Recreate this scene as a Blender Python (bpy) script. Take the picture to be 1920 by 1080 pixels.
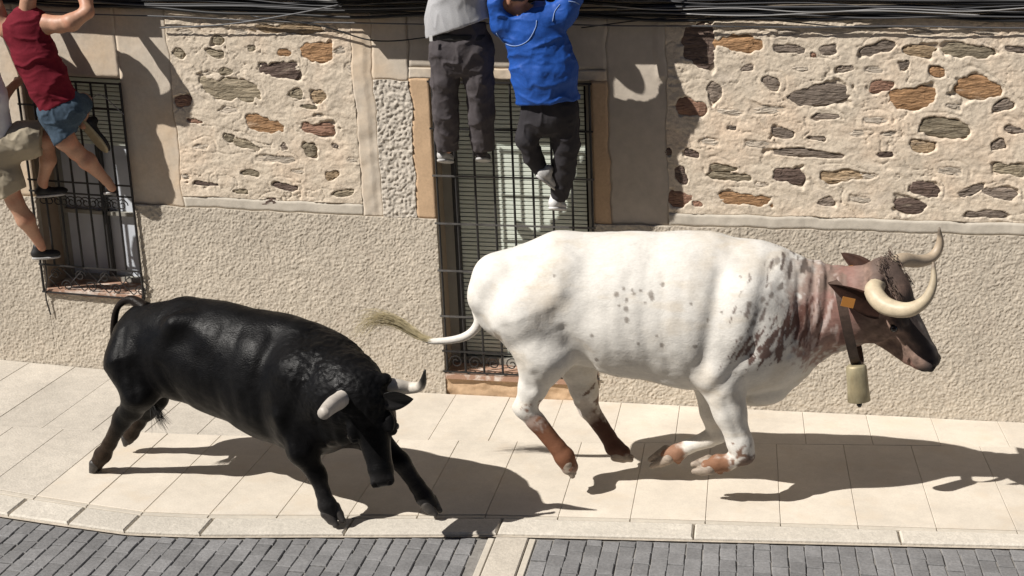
import bpy, bmesh, math, random
import numpy as np
from mathutils import Vector, Matrix

for o in list(bpy.data.objects):
    bpy.data.objects.remove(o)
SC = bpy.context.scene
COL = SC.collection

# ------------------------------------------------------------------ camera
FPX = 2600.0                                    # focal length in photo pixels (1920 wide)
_dn = np.array([432.0, 10050.0, FPX]); _dn /= np.linalg.norm(_dn)
_dp = np.array([440.0, -690.0, FPX]); _dp -= _dn * (_dp @ _dn); _dp /= np.linalg.norm(_dp)
_rx = np.cross(_dp, -_dn)
ROT = np.array([_rx, _dp, -_dn])                # rows: world x, y, z in camera axes (right, down, forward)
CAMPOS = np.array([1.8194879, -10.2, 3.55348565])
cam_data = bpy.data.cameras.new('camera')
cam = bpy.data.objects.new('camera', cam_data); COL.objects.link(cam)
cam_data.sensor_width = 36.0
cam_data.lens = FPX / 1920.0 * 36.0
cam_data.clip_end = 500.0
cam.matrix_world = Matrix([[ROT[0, 0], -ROT[0, 1], -ROT[0, 2], CAMPOS[0]],
                           [ROT[1, 0], -ROT[1, 1], -ROT[1, 2], CAMPOS[1]],
                           [ROT[2, 0], -ROT[2, 1], -ROT[2, 2], CAMPOS[2]], [0, 0, 0, 1]])
SC.camera = cam
SC.render.resolution_x = 1024
SC.render.resolution_y = 576

# ------------------------------------------------------------------ light
LA, LB = 0.79, 0.58                             # shadow run along the street / towards the house per metre of height
LDIR = Vector((LA, LB, -1.0)).normalized()      # direction the sunlight travels
world = bpy.data.worlds.new('World'); SC.world = world
world.use_nodes = True
wn = world.node_tree.nodes; wl = world.node_tree.links
bg = wn['Background']
sky = wn.new('ShaderNodeTexSky'); sky.sky_type = 'NISHITA'; sky.sun_disc = False
sky.sun_elevation = math.asin(-LDIR.z)
sky.sun_rotation = math.atan2(-LDIR.x, -LDIR.y)
sky.air_density = 0.4; sky.dust_density = 0.3; sky.ozone_density = 1.0
wl.new(sky.outputs[0], bg.inputs[0]); bg.inputs[1].default_value = 0.05
sun_data = bpy.data.lights.new('sun', 'SUN'); sun_data.energy = 5.0; sun_data.angle = math.radians(0.5)
sun_data.color = (1.0, 0.955, 0.895)
sun = bpy.data.objects.new('sun', sun_data); COL.objects.link(sun)
sun.rotation_euler = LDIR.to_track_quat('-Z', 'Y').to_euler()
sun.location = (-6, -6, 10)
SC.view_settings.view_transform = 'Standard'; SC.view_settings.look = 'None'
SC.view_settings.exposure = 0.44; SC.view_settings.gamma = 1.0
SC.view_settings.use_curve_mapping = False

# ------------------------------------------------------------------ helpers
random.seed(11)
RNG = np.random.default_rng(7)

def zs(x):
    "height of the sloping street along the house"
    x = np.asarray(x, dtype=float)
    return -0.037 * x + 0.0058 * np.minimum(x, 0) ** 2

def ray(px, py):
    return ROT @ np.array([px - 960.0, py - 540.0, FPX])

def U(px, py, Y):
    "point of the upright plane y = Y seen at this spot of the photograph"
    r = ray(px, py); return CAMPOS + r * ((Y - CAMPOS[1]) / r[1])

def GG(px, py):
    "point of the ground seen at this spot"
    r = ray(px, py); z = 0.0
    for _ in range(20):
        p = CAMPOS + r * ((z - CAMPOS[2]) / r[2]); z = float(zs(p[0]))
    return p

def FS(px, py, Y=0.0):
    p = U(px, py, Y); return p[0], p[2] - float(zs(p[0]))

def mpp(p):
    "metres per photograph pixel at a point"
    return float((ROT.T @ (np.asarray(p) - CAMPOS))[2]) / FPX

def PX(P):
    c = (np.asarray(P) - CAMPOS) @ ROT
    return np.stack([960 + FPX * c[..., 0] / c[..., 2], 540 + FPX * c[..., 1] / c[..., 2]], -1)

def _hash(ix, iy, iz, seed):
    h = (ix.astype(np.int64) * 374761393 + iy.astype(np.int64) * 668265263 + iz.astype(np.int64) * 2147483647 + seed * 974711) & 0xFFFFFFFF
    h = ((h ^ (h >> 13)) * 1274126177) & 0xFFFFFFFF
    h = ((h ^ (h >> 16)) * 2246822519) & 0xFFFFFFFF
    h = h ^ (h >> 15)
    return (h & 0xFFFFFF).astype(np.float64) / 0x7FFFFF - 1.0

def vnoise(P, seed=0):
    i = np.floor(P); f = P - i; u = f * f * (3 - 2 * f)
    x, y, z = i[:, 0], i[:, 1], i[:, 2]
    r = 0
    for a in (0, 1):
        for b in (0, 1):
            for c in (0, 1):
                w = (u[:, 0] if a else 1 - u[:, 0]) * (u[:, 1] if b else 1 - u[:, 1]) * (u[:, 2] if c else 1 - u[:, 2])
                r = r + w * _hash(x + a, y + b, z + c, seed)
    return r

def fbm(P, octv=3, seed=0, gain=0.5):
    P = np.asarray(P, dtype=float)
    r = 0; a = 1.0; s = 0
    for k in range(octv):
        r = r + a * vnoise(P * (2.03 ** k) + 17.3 * k, seed + k); s += a; a *= gain
    return r / s

def sstep(a, b, x):
    t = np.clip((x - a) / (b - a), 0, 1); return t * t * (3 - 2 * t)

def link(o, parent=None):
    COL.objects.link(o)
    if parent is not None: o.parent = parent
    return o

def mesh_obj(name, verts, faces, mat=None, parent=None, smooth=False, cols=None):
    me = bpy.data.meshes.new(name)
    me.from_pydata([tuple(map(float, v)) for v in verts] if not isinstance(verts, np.ndarray) else verts.tolist(), [],
                   faces.tolist() if isinstance(faces, np.ndarray) else faces)
    if smooth: me.polygons.foreach_set('use_smooth', [True] * len(me.polygons))
    if cols is not None:
        at = me.color_attributes.new('col', 'FLOAT_COLOR', 'POINT')
        c = np.ones((len(verts), 4), dtype=np.float32); c[:, :3] = cols
        at.data.foreach_set('color', c.ravel())
    if mat is not None: me.materials.append(mat)
    me.update()
    o = bpy.data.objects.new(name, me)
    link(o, parent)
    if parent is not None:                      # parents are Empties at a base point: keep world placement
        o.matrix_parent_inverse = Matrix.Translation(-Vector(parent_origin(parent)))
    return o

def parent_origin(p):
    return p.location if p.type == 'EMPTY' else (0, 0, 0)

def empty(name, loc, label=None, cat=None, group=None):
    o = bpy.data.objects.new(name, None); o.location = loc
    o.empty_display_size = 0.1
    link(o)
    tag(o, label, cat, group); return o

def tag(o, label=None, cat=None, group=None, kind=None):
    if label: o['label'] = label
    if cat: o['category'] = cat
    if group: o['group'] = group
    if kind: o['kind'] = kind
    return o

# ---- small mesh makers: return (verts, faces)
def box(x0, x1, y0, y1, z0, z1):
    v = [(x0, y0, z0), (x1, y0, z0), (x1, y1, z0), (x0, y1, z0), (x0, y0, z1), (x1, y0, z1), (x1, y1, z1), (x0, y1, z1)]
    f = [(3, 2, 1, 0), (4, 5, 6, 7), (0, 1, 5, 4), (1, 2, 6, 5), (2, 3, 7, 6), (3, 0, 4, 7)]
    return v, f

def sbox(x0, x1, s0, s1, y0, y1, step=0.4):
    "box on the facade that follows the slope of the street"
    n = max(1, int(abs(x1 - x0) / step)); xs = np.linspace(x0, x1, n + 1)
    v = []; f = []
    for x in xs:
        z = float(zs(x)); v += [(x, y0, s0 + z), (x, y1, s0 + z), (x, y1, s1 + z), (x, y0, s1 + z)]
    for i in range(n):
        a = 4 * i; b = a + 4
        for k in range(4):
            f.append((a + k, a + (k + 1) % 4, b + (k + 1) % 4, b + k))
    f.append((3, 2, 1, 0)); e = 4 * n; f.append((e, e + 1, e + 2, e + 3))
    return v, f

def merge(parts):
    V = []; F = []
    for v, f in parts:
        b = len(V); V += [tuple(q) for q in v]; F += [tuple(i + b for i in q) for q in f]
    return V, F

def tube(pts, rad, seg=8, cap=True):
    pts = [np.asarray(p, float) for p in pts]; n = len(pts)
    if not hasattr(rad, '__len__'): rad = [rad] * n
    V = []; F = []; up = None
    for i, p in enumerate(pts):
        t = pts[min(i + 1, n - 1)] - pts[max(i - 1, 0)]; t = t / (np.linalg.norm(t) + 1e-9)
        if up is None:
            up = np.array([0, 0, 1.0]) if abs(t[2]) < .9 else np.array([1.0, 0, 0])
        a = np.cross(t, up); a /= np.linalg.norm(a) + 1e-9; b = np.cross(a, t); up = b
        for k in range(seg):
            w = 2 * math.pi * k / seg
            V.append(p + rad[i] * (math.cos(w) * a + math.sin(w) * b))
    for i in range(n - 1):
        for k in range(seg):
            F.append((i * seg + k, i * seg + (k + 1) % seg, (i + 1) * seg + (k + 1) % seg, (i + 1) * seg + k))
    if cap:
        F.append(tuple(range(seg - 1, -1, -1))); F.append(tuple((n - 1) * seg + k for k in range(seg)))
    return [tuple(v) for v in V], F

def spline(pts, n=24):
    "Catmull-Rom through points (any dimension)"
    P = [np.asarray(p, float) for p in pts]; P = [2 * P[0] - P[1]] + P + [2 * P[-1] - P[-2]]
    out = []; m = len(P) - 3
    for j in range(n + 1):
        t = j / n * m; i = min(int(t), m - 1); t -= i
        a, b, c, d = P[i:i + 4]
        out.append(.5 * ((2 * b) + (c - a) * t + (2 * a - 5 * b + 4 * c - d) * t * t + (3 * b - a - 3 * c + d) * t ** 3))
    return out

# ---- solid modelling: blended tapered limbs sampled on a grid, skinned with surface nets
class Solid:
    def __init__(self): self.ops = []
    def cone(self, a, b, ra, rb, k=0.03, n=None, sy=1.0, sub=False):
        self.ops.append(('c', np.asarray(a, float), np.asarray(b, float), ra, rb, k, n, sy, sub)); return self
    def chain(self, pts, rads, k=0.03, n=None, sy=1.0):
        for i in range(len(pts) - 1): self.cone(pts[i], pts[i + 1], rads[i], rads[i + 1], k, n, sy)
        return self
    def ell(self, c, r, axes=None, k=0.03, sub=False):
        self.ops.append(('e', np.asarray(c, float), np.asarray(r, float), np.eye(3) if axes is None else np.asarray(axes, float), None, k, None, 1, sub)); return self
    def cut(self, p, n, k=0.004):
        "keep the side the normal points away from"
        n = np.asarray(n, float); self.ops.append(('p', np.asarray(p, float), n / np.linalg.norm(n), None, None, k, None, 1, True)); return self
    def build(self, res=0.01):
        lo = np.full(3, 1e9); hi = -lo
        for o in self.ops:
            if o[-1]: continue
            if o[0] == 'c':
                for q, r in ((o[1], o[3]), (o[2], o[4])): lo = np.minimum(lo, q - r); hi = np.maximum(hi, q + r)
            elif o[0] == 'e':
                ext = np.abs(o[3].T) @ o[2]; lo = np.minimum(lo, o[1] - ext); hi = np.maximum(hi, o[1] + ext)
        lo -= 3.5 * res + .02; hi += 3.5 * res + .02
        N = np.ceil((hi - lo) / res).astype(int) + 1
        ax = [lo[i] + res * np.arange(N[i]) for i in range(3)]
        V = np.full(N, 1.0, dtype=np.float32)
        for o in self.ops:
            kind, k, n, sy, sub = o[0], o[5], o[6], o[7], o[8]
            m = (k + 4 * res) / min(sy, 1.0)
            if kind == 'c':
                a, b, ra, rb = o[1:5]; l2 = np.minimum(a - ra, b - rb) - m; h2 = np.maximum(a + ra, b + rb) + m
            elif kind == 'e':
                ext = np.abs(o[3].T) @ o[2]; l2 = o[1] - ext - m; h2 = o[1] + ext + m
            else:
                l2, h2 = lo, hi
            i0 = np.clip(np.floor((l2 - lo) / res).astype(int), 0, N); i1 = np.clip(np.ceil((h2 - lo) / res).astype(int) + 1, 0, N)
            if np.any(i1 <= i0): continue
            sl = tuple(slice(i0[j], i1[j]) for j in range(3))
            X = ax[0][sl[0]][:, None, None].astype(np.float32); Y = ax[1][sl[1]][None, :, None].astype(np.float32); Z = ax[2][sl[2]][None, None, :].astype(np.float32)
            if kind == 'c':
                x, y, z = X - np.float32(a[0]), Y - np.float32(a[1]), Z - np.float32(a[2]); ab = b - a
                if n is not None and sy != 1.0:
                    q = (x * n[0] + y * n[1] + z * n[2]) * (1 / sy - 1)
                    x, y, z = x + q * n[0], y + q * n[1], z + q * n[2]
                    qa = float(ab @ n) * (1 / sy - 1); ab = ab + qa * np.asarray(n)
                t = np.clip((x * ab[0] + y * ab[1] + z * ab[2]) / max(float(ab @ ab), 1e-9), 0, 1)
                d = (np.sqrt((x - t * ab[0]) ** 2 + (y - t * ab[1]) ** 2 + (z - t * ab[2]) ** 2) - (ra + (rb - ra) * t)) * min(sy, 1.0)
            elif kind == 'e':
                c, r, A = o[1], o[2], o[3]; x, y, z = X - c[0], Y - c[1], Z - c[2]
                L = [(x * A[j][0] + y * A[j][1] + z * A[j][2]) for j in range(3)]
                k0 = np.sqrt(sum((L[j] / r[j]) ** 2 for j in range(3))); k1 = np.sqrt(sum((L[j] / r[j] ** 2) ** 2 for j in range(3))) + 1e-6
                d = k0 * (k0 - 1) / k1
            else:
                p, nn = o[1], o[2]; d = -((X - p[0]) * nn[0] + (Y - p[1]) * nn[1] + (Z - p[2]) * nn[2])
            v = V[sl]
            if sub:
                d = -d; h = np.clip(.5 - .5 * (d - v) / -k, 0, 1) if False else np.clip(.5 + .5 * (d - v) / k, 0, 1)
                V[sl] = v * (1 - h) + d * h + k * h * (1 - h)
            else:
                h = np.clip(.5 + .5 * (v - d) / k, 0, 1)
                V[sl] = v * (1 - h) + d * h - k * h * (1 - h)
        return nets(V, lo, res)

def nets(V, lo, res):
    S = V < 0
    c = S[:-1, :-1, :-1].astype(np.int8); cnt = c.copy() * 0
    for a in (0, 1):
        for b in (0, 1):
            for d in (0, 1):
                cnt = cnt + S[a:S.shape[0] - 1 + a, b:S.shape[1] - 1 + b, d:S.shape[2] - 1 + d]
    act = (cnt > 0) & (cnt < 8)
    I = np.argwhere(act); n = len(I)
    idx = np.full(act.shape, -1, dtype=np.int64); idx[act] = np.arange(n)
    acc = np.zeros((n, 3)); w = np.zeros(n)
    cor = [(a, b, d) for a in (0, 1) for b in (0, 1) for d in (0, 1)]
    val = {q: V[I[:, 0] + q[0], I[:, 1] + q[1], I[:, 2] + q[2]].astype(float) for q in cor}
    for q in cor:
        for j in range(3):
            if q[j] == 0:
                p = list(q); p[j] = 1; p = tuple(p)
                v0, v1 = val[q], val[p]; m = (v0 < 0) != (v1 < 0)
                t = np.where(m, v0 / np.where(m, v0 - v1, 1), 0)
                pt = np.array(q, float)[None, :].repeat(n, 0); pt[:, j] += t
                acc += pt * m[:, None]; w += m
    verts = lo + res * (I + acc / w[:, None])
    F = []
    for j in range(3):
        sl0 = [slice(1, -1)] * 3; sl1 = [slice(1, -1)] * 3
        sl0[j] = slice(0, -1); sl1[j] = slice(1, None)
        A = S[tuple(sl0)]; B = S[tuple(sl1)]
        E = np.argwhere(A != B)
        if not len(E): continue
        sgn = A[E[:, 0], E[:, 1], E[:, 2]]
        off = np.array([1, 1, 1]); off[j] = 0
        E = E + off
        k1, k2 = (j + 1) % 3, (j + 2) % 3
        def cell(d1, d2):
            q = E.copy(); q[:, k1] -= d1; q[:, k2] -= d2
            return idx[q[:, 0], q[:, 1], q[:, 2]]
        quad = np.stack([cell(1, 1), cell(0, 1), cell(0, 0), cell(1, 0)], 1)
        quad[~sgn] = quad[~sgn][:, ::-1]
        F.append(quad)
    return verts, np.concatenate(F)

def vnormals(V, F):
    n = np.cross(V[F[:, 2]] - V[F[:, 0]], V[F[:, 3]] - V[F[:, 1]])
    N = np.zeros_like(V)
    for j in range(4):
        for c in range(3): N[:, c] += np.bincount(F[:, j], n[:, c], minlength=len(V))
    return N / (np.linalg.norm(N, axis=1, keepdims=True) + 1e-12)

# ------------------------------------------------------------------ materials
ALB = 0.8                                       # all listed colours are scaled by this
def mat(name, base, rough=0.8, noise=None, bump=None, spec=0.5, attr=False, metal=0.0, stretch=(1, 1, 1), island=0.0, extra=None):
    """base colour (or a vertex colour) varied by noise; noise = list of (scale, amount or colour, detail);
    bump = list of (scale, strength, distance)"""
    m = bpy.data.materials.new(name); m.use_nodes = True
    nt = m.node_tree; N = nt.nodes; L = nt.links; b = N['Principled BSDF']
    b.inputs['Roughness'].default_value = rough; b.inputs['Metallic'].default_value = metal
    b.inputs['Specular IOR Level'].default_value = spec
    tc = N.new('ShaderNodeTexCoord'); mp = N.new('ShaderNodeMapping'); mp.inputs['Scale'].default_value = stretch
    L.new(tc.outputs['Object'], mp.inputs[0]); co = mp.outputs[0]
    if attr:
        a = N.new('ShaderNodeAttribute'); a.attribute_name = 'col'; cur = a.outputs['Color']
    else:
        r = N.new('ShaderNodeRGB'); r.outputs[0].default_value = (*base, 1); cur = r.outputs[0]
    ms = N.new('ShaderNodeVectorMath'); ms.operation = 'SCALE'; ms.inputs['Scale'].default_value = ALB; L.new(cur, ms.inputs[0]); cur = ms.outputs[0]
    for (sc, amt, det) in (noise or []):
        t = N.new('ShaderNodeTexNoise'); t.inputs['Scale'].default_value = sc; t.inputs['Detail'].default_value = det
        t.inputs['Roughness'].default_value = 0.6
        L.new(co, t.inputs['Vector'])
        if isinstance(amt, (int, float)):
            mr = N.new('ShaderNodeMapRange'); mr.inputs[1].default_value = 0.3; mr.inputs[2].default_value = 0.7
            mr.inputs[3].default_value = 1 - amt; mr.inputs[4].default_value = 1 + amt
            L.new(t.outputs['Fac'], mr.inputs[0])
            mx = N.new('ShaderNodeVectorMath'); mx.operation = 'SCALE'; L.new(cur, mx.inputs[0]); L.new(mr.outputs[0], mx.inputs['Scale'])
            cur = mx.outputs[0]
        else:
            col, lo_, hi_ = amt
            mr = N.new('ShaderNodeMapRange'); mr.inputs[1].default_value = lo_; mr.inputs[2].default_value = hi_
            L.new(t.outputs['Fac'], mr.inputs[0])
            mx = N.new('ShaderNodeMix'); mx.data_type = 'RGBA'; L.new(mr.outputs[0], mx.inputs['Factor'])
            L.new(cur, mx.inputs['A']); mx.inputs['B'].default_value = (*col, 1); cur = mx.outputs['Result']
    if island:
        oi = N.new('ShaderNodeObjectInfo'); mr = N.new('ShaderNodeMapRange')
        mr.inputs[3].default_value = 1 - island; mr.inputs[4].default_value = 1 + island
        L.new(oi.outputs['Random'], mr.inputs[0])
        mx = N.new('ShaderNodeVectorMath'); mx.operation = 'SCALE'; L.new(cur, mx.inputs[0]); L.new(mr.outputs[0], mx.inputs['Scale'])
        cur = mx.outputs[0]
    L.new(cur, b.inputs['Base Color'])
    prev = None
    for (sc, st, dist) in (bump or []):
        t = N.new('ShaderNodeTexNoise'); t.inputs['Scale'].default_value = sc; t.inputs['Detail'].default_value = 4
        L.new(co, t.inputs['Vector'])
        bp = N.new('ShaderNodeBump'); bp.inputs['Strength'].default_value = st; bp.inputs['Distance'].default_value = dist
        L.new(t.outputs['Fac'], bp.inputs['Height'])
        if prev is not None: L.new(prev, bp.inputs['Normal'])
        prev = bp.outputs[0]
    if prev is not None: L.new(prev, b.inputs['Normal'])
    if extra: extra(m, b)
    return m

def rough_noise(m, b):
    "short coat: gloss broken up in patches"
    N = m.node_tree.nodes; L = m.node_tree.links
    tc = N.new('ShaderNodeTexCoord'); t = N.new('ShaderNodeTexNoise'); t.inputs['Scale'].default_value = 7; t.inputs['Detail'].default_value = 7; t.inputs['Roughness'].default_value = .7
    mr = N.new('ShaderNodeMapRange'); mr.inputs[1].default_value = .35; mr.inputs[2].default_value = .65; mr.inputs[3].default_value = .30; mr.inputs[4].default_value = .56
    L.new(tc.outputs['Object'], t.inputs['Vector']); L.new(t.outputs['Fac'], mr.inputs[0]); L.new(mr.outputs[0], b.inputs['Roughness'])
M = {}
M['stucco'] = mat('stucco', (.56, .495, .405), .95, [(1.1, .10, 5), (4, ((.44, .38, .31), .56, .80), 6), (9, .08, 5), (60, .14, 3)], [(110, .5, .006)], .2)
M['pebble'] = mat('pebble', (.60, .54, .46), .95, [(2, .06, 4), (70, .12, 3)], [(120, .5, .006)], .2)
M['plaster'] = mat('plaster', (.64, .56, .46), .92, [(2.6, ((.50, .43, .35), .55, .8), 6), (1.4, ((.58, .44, .30), .45, .75), 5), (7, .06, 5), (40, .06, 4)], [(18, .25, .01), (120, .3, .003)], .2)
M['rubble'] = mat('rubble', (.70, .60, .475), .93, [(1.3, ((.68, .52, .38), .5, .8), 5), (3.5, ((.52, .45, .37), .58, .78), 6), (6, .09, 5), (38, .14, 5), (120, .10, 4)], [(26, .3, .010), (70, .4, .006), (150, .5, .004)], .2)
M['band'] = mat('band', (.60, .545, .46), .93, [(3, .08, 5), (30, .07, 5)], [(60, .3, .004)], .2)
M['grey_plaster'] = mat('grey_plaster', (.57, .50, .415), .93, [(2, .10, 5), (14, .08, 5)], [(30, .3, .006)], .2)
M['ochre'] = mat('ochre', (.60, .42, .265), .93, [(3, .08, 4), (45, .10, 5)], [(90, .35, .004)], .2)
M['upper'] = mat('upper', (.55, .47, .37), .93, [(1, .08, 4)], [(30, .3, .006)], .2)
M['opposite'] = mat('opposite', (.24, .20, .165), .93, [(1, .08, 4)], [(30, .3, .006)], .2)
M['reveal'] = mat('reveal', (.40, .32, .24), .93, [(4, .12, 4)], [(40, .3, .004)], .2)
STONE = {'o': (.37, .215, .11), 'g': (.255, .205, .165), 'e': (.30, .25, .175), 'r': (.33, .19, .13), 'd': (.15, .105, .085), 'p': (.58, .50, .405), 't': (.40, .29, .18)}
for k_, c_ in STONE.items():
    M['stone_' + k_] = mat('stone_' + k_, c_, .85, [(10, .28, 6), (45, .25, 5), (7, (tuple(q * .45 for q in c_), .55, .8), 5), (4, ((.55, .46, .36), .60, .78), 6)], [(14, .8, .03), (40, .9, .015), (110, .6, .006)], .3, stretch=(.55, 1, 2.2), island=.18)
M['iron'] = mat('iron', (.018, .016, .015), .55, [(30, .3, 3)], [(150, .2, .002)], .5)
M['iron_worn'] = mat('iron_worn', (.10, .095, .09), .5, [(12, .4, 3)], None, .5)
M['frame_pale'] = mat('frame_pale', (.36, .345, .30), .6, [(5, .1, 3)], None, .4)
M['slat'] = mat('slat', (.82, .88, .78), .55, [(6, .06, 3)], None, .4)
M['frame_dark'] = mat('frame_dark', (.05, .05, .05), .5, None, None, .5)
M['curtain'] = mat('curtain', (.68, .72, .78), .8, [(5, .08, 3)], None, .3)
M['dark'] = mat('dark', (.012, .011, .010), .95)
M['tile_sill'] = mat('tile_sill', (.42, .25, .17), .8, [(9, ((.6, .52, .45), .5, .62), 4)], [(40, .4, .006)])
M['cable'] = mat('cable', (.010, .010, .011), .45, None, None, .5)
M['cable_grey'] = mat('cable_grey', (.10, .10, .105), .5, None, None, .5)
M['cable_pale'] = mat('cable_pale', (.36, .355, .35), .5, None, None, .5)
M['slab'] = mat('slab', (.71, .64, .54), .85, [(2.5, .05, 4), (13, .05, 5), (80, .06, 4), (3.5, ((.55, .47, .37), .53, .80), 6), (1.2, .07, 3), (9, ((.44, .37, .29), .68, .80), 6)], [(70, .25, .004)], .25, island=.05)
M['slab_rough'] = mat('slab_rough', (.59, .54, .465), .9, [(3, .08, 5), (16, .08, 5), (90, .12, 4)], [(60, .5, .006)], .2, island=.05)
M['joint'] = mat('joint', (.54, .475, .39), .95, [(20, .2, 4)], [(80, .4, .004)], .2)
M['kerb'] = mat('kerb', (.64, .59, .51), .88, [(4, .07, 4), (28, .10, 5), (110, .12, 3)], [(55, .5, .008)], .25, island=.06)
M['paver'] = mat('paver', (.225, .222, .222), .85, [(1.5, .12, 4), (8, .12, 4), (60, .18, 4)], [(45, .5, .006), (160, .4, .003)], .3, island=.16)
M['sand'] = mat('sand', (.27, .255, .235), .95, [(30, .2, 4)], [(60, .5, .006)], .2)
M['concrete'] = mat('concrete', (.575, .52, .44), .9, [(4, .08, 4), (40, .12, 5)], [(60, .5, .006)], .2)
M['ground'] = mat('ground', (.25, .23, .2), .95, [(2, .1, 4)])
M['white_coat'] = mat('white_coat', (.8, .8, .8), .72, [(5, .05, 5), (30, .05, 5), (110, .07, 4)], [(12, .25, .02), (45, .12, .008), (120, .4, .004)], .25, attr=True, stretch=(.45, 1, .8))
M['black_coat'] = mat('black_coat', (.01, .01, .01), .40, [(40, .3, 4)], [(16, .15, .012), (45, .12, .006), (140, .6, .004)], .085, attr=True, stretch=(.5, 1, .8), extra=rough_noise)
M['horn'] = mat('horn', (.6, .5, .35), .5, [(25, .14, 5)], [(50, .3, .003)], .4, attr=True)
M['hoof'] = mat('hoof', (.33, .27, .215), .6, [(14, ((.16, .12, .09), .5, .75), 5), (30, .2, 4)], [(45, .5, .004)], .4, stretch=(1, 1, 2.5))
M['hoof_dark'] = mat('hoof_dark', (.045, .04, .036), .5, [(20, .4, 5)], [(45, .5, .004)], .4)
M['eye'] = mat('eye', (.006, .004, .003), .12, None, None, .6)
M['hair_blond'] = mat('hair_blond', (.52, .44, .27), .65, [(30, .3, 3)], None, .3)
M['hair_black'] = mat('hair_black', (.012, .011, .010), .5, None, None, .4)
M['leather'] = mat('leather', (.085, .055, .042), .6, [(30, .3, 4)], [(90, .3, .002)], .4)
M['bell'] = mat('bell', (.42, .37, .24), .55, [(8, ((.26, .21, .12), .45, .7), 5), (40, .15, 4)], [(30, .25, .004)], .5, metal=.35, stretch=(1, 1, .4))
M['ear_tag'] = mat('ear_tag', (.42, .18, .04), .5, None, None, .4)
M['skin'] = mat('skin', (.50, .28, .185), .5, [(7, ((.44, .18, .11), .45, .75), 4), (60, .10, 4)], [(140, .12, .002)], .35)
M['skin_dark'] = mat('skin_dark', (.40, .20, .125), .55, [(8, .08, 4)], [(140, .12, .002)], .35)
M['red_cloth'] = mat('red_cloth', (.165, .010, .022), .9, [(4, .16, 4), (90, .12, 3)], [(14, .3, .012), (220, .4, .002)], .2)
M['denim'] = mat('denim', (.060, .092, .13), .9, [(6, .2, 4), (60, .15, 3)], [(260, .3, .001)], .2)
M['khaki'] = mat('khaki', (.40, .345, .255), .9, [(6, .06, 4)], [(260, .2, .001)], .2)
M['white_cloth'] = mat('white_cloth', (.82, .83, .85), .9, [(6, .04, 4)], None, .2)
M['grey_cloth'] = mat('grey_cloth', (.43, .43, .44), .9, [(120, .10, 3)], None, .2)
M['trouser'] = mat('trouser', (.085, .074, .078), .85, [(6, .1, 4)], [(18, .35, .014), (220, .4, .002)], .25)
M['trouser_dark'] = mat('trouser_dark', (.035, .032, .036), .85, [(6, .15, 4)], [(18, .35, .014), (220, .4, .002)], .25)
M['blue_cloth'] = mat('blue_cloth', (.014, .088, .40), .62, [(4, .12, 4), (80, .10, 3)], [(16, .3, .012), (220, .3, .002)], .3)
M['blue_pale'] = mat('blue_pale', (.30, .42, .68), .7, None, None, .3)
M['shoe_black'] = mat('shoe_black', (.016, .015, .015), .6, [(30, .3, 3)], None, .4)
M['shoe_white'] = mat('shoe_white', (.68, .67, .65), .6, [(30, .1, 3)], None, .4)
M['shoe_grey'] = mat('shoe_grey', (.50, .49, .475), .75, [(30, .2, 3)], None, .3)
M['sole_tan'] = mat('sole_tan', (.50, .42, .27), .7, [(30, .1, 3)], None, .3)
M['hair'] = mat('hair', (.018, .013, .010), .6, [(60, .4, 3)], [(120, .6, .004)], .4)

# ================================================================== THE HOUSE
house = empty('stone_house', (0, 0.25, 0), 'rendered stone house front with two barred windows and patches of bare rubble', 'house')

LW = (-3.80, -2.975, 0.65, 2.40)        # left window  x0 x1 s0 s1
MW = (-0.52, 0.69, 0.16, 2.48)          # middle window
def panel(name, x0, x1, s0, s1, yf, res, disp, material, parent=house):
    "facade panel: displaced front sheet with edges running back into the wall"
    nx = max(2, int((x1 - x0) / res)); ns = max(2, int((s1 - s0) / res))
    X, S_ = np.meshgrid(np.linspace(x0, x1, nx + 1), np.linspace(s0, s1, ns + 1), indexing='ij')
    x = X.ravel(); s = S_.ravel()
    d = disp(x, s) if disp else np.zeros_like(x)
    # edges between renders wander a little; both neighbours share the same wander, window edges stay true
    wa = np.minimum(1, np.minimum.reduce([np.abs(x - e) for e in (LW[0], LW[1], MW[0], MW[1])]) / .10)
    Q = np.stack([x * 1.7, s * 7, np.zeros_like(x)], 1)
    xw = x + wa * .020 * fbm(Q, 3, 111); sw = s + wa * .012 * fbm(np.stack([x * 7, s * 1.7, np.zeros_like(x)], 1), 3, 113)
    V = np.stack([xw, -(yf + d), sw + zs(xw)], 1)
    I = np.arange((nx + 1) * (ns + 1)).reshape(nx + 1, ns + 1)
    F = np.stack([I[:-1, :-1], I[1:, :-1], I[1:, 1:], I[:-1, 1:]], -1).reshape(-1, 4)
    rim = np.concatenate([I[:-1, 0], I[-1, :-1], I[:0:-1, -1], I[0, :0:-1]])
    B = V[rim].copy(); B[:, 1] = 0.022
    n0 = len(V); k = np.arange(len(rim)); k2 = (k + 1) % len(rim)
    SK = np.stack([rim, n0 + k, n0 + k2, rim[k2]], 1)
    o = mesh_obj(name, np.concatenate([V, B]), np.concatenate([F, SK]), material, parent, smooth=False)
    sm = np.zeros(len(F) + len(SK), dtype=bool); sm[:len(F)] = True
    o.data.polygons.foreach_set('use_smooth', sm)
    return o

XL, XR = -7.5, 7.5
DADO = 1.41
TOP = 5.6
# masonry core behind the renders, with the window openings left free
core = []
for a_, b_ in ((XL, LW[0]), (LW[1], MW[0]), (MW[1], XR)): core.append(sbox(a_, b_, -.35, TOP, .02, .55))
for W in (LW, MW):
    core.append(sbox(W[0], W[1], -.35, W[2], .02, .55)); core.append(sbox(W[0], W[1], W[3], TOP, .02, .55))
wall = mesh_obj('wall', *merge(core), M['reveal'], house)

def P3(x, s, sc, sz=None): return np.stack([x * sc, s * (sz or sc), np.zeros_like(x)], 1)

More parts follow.
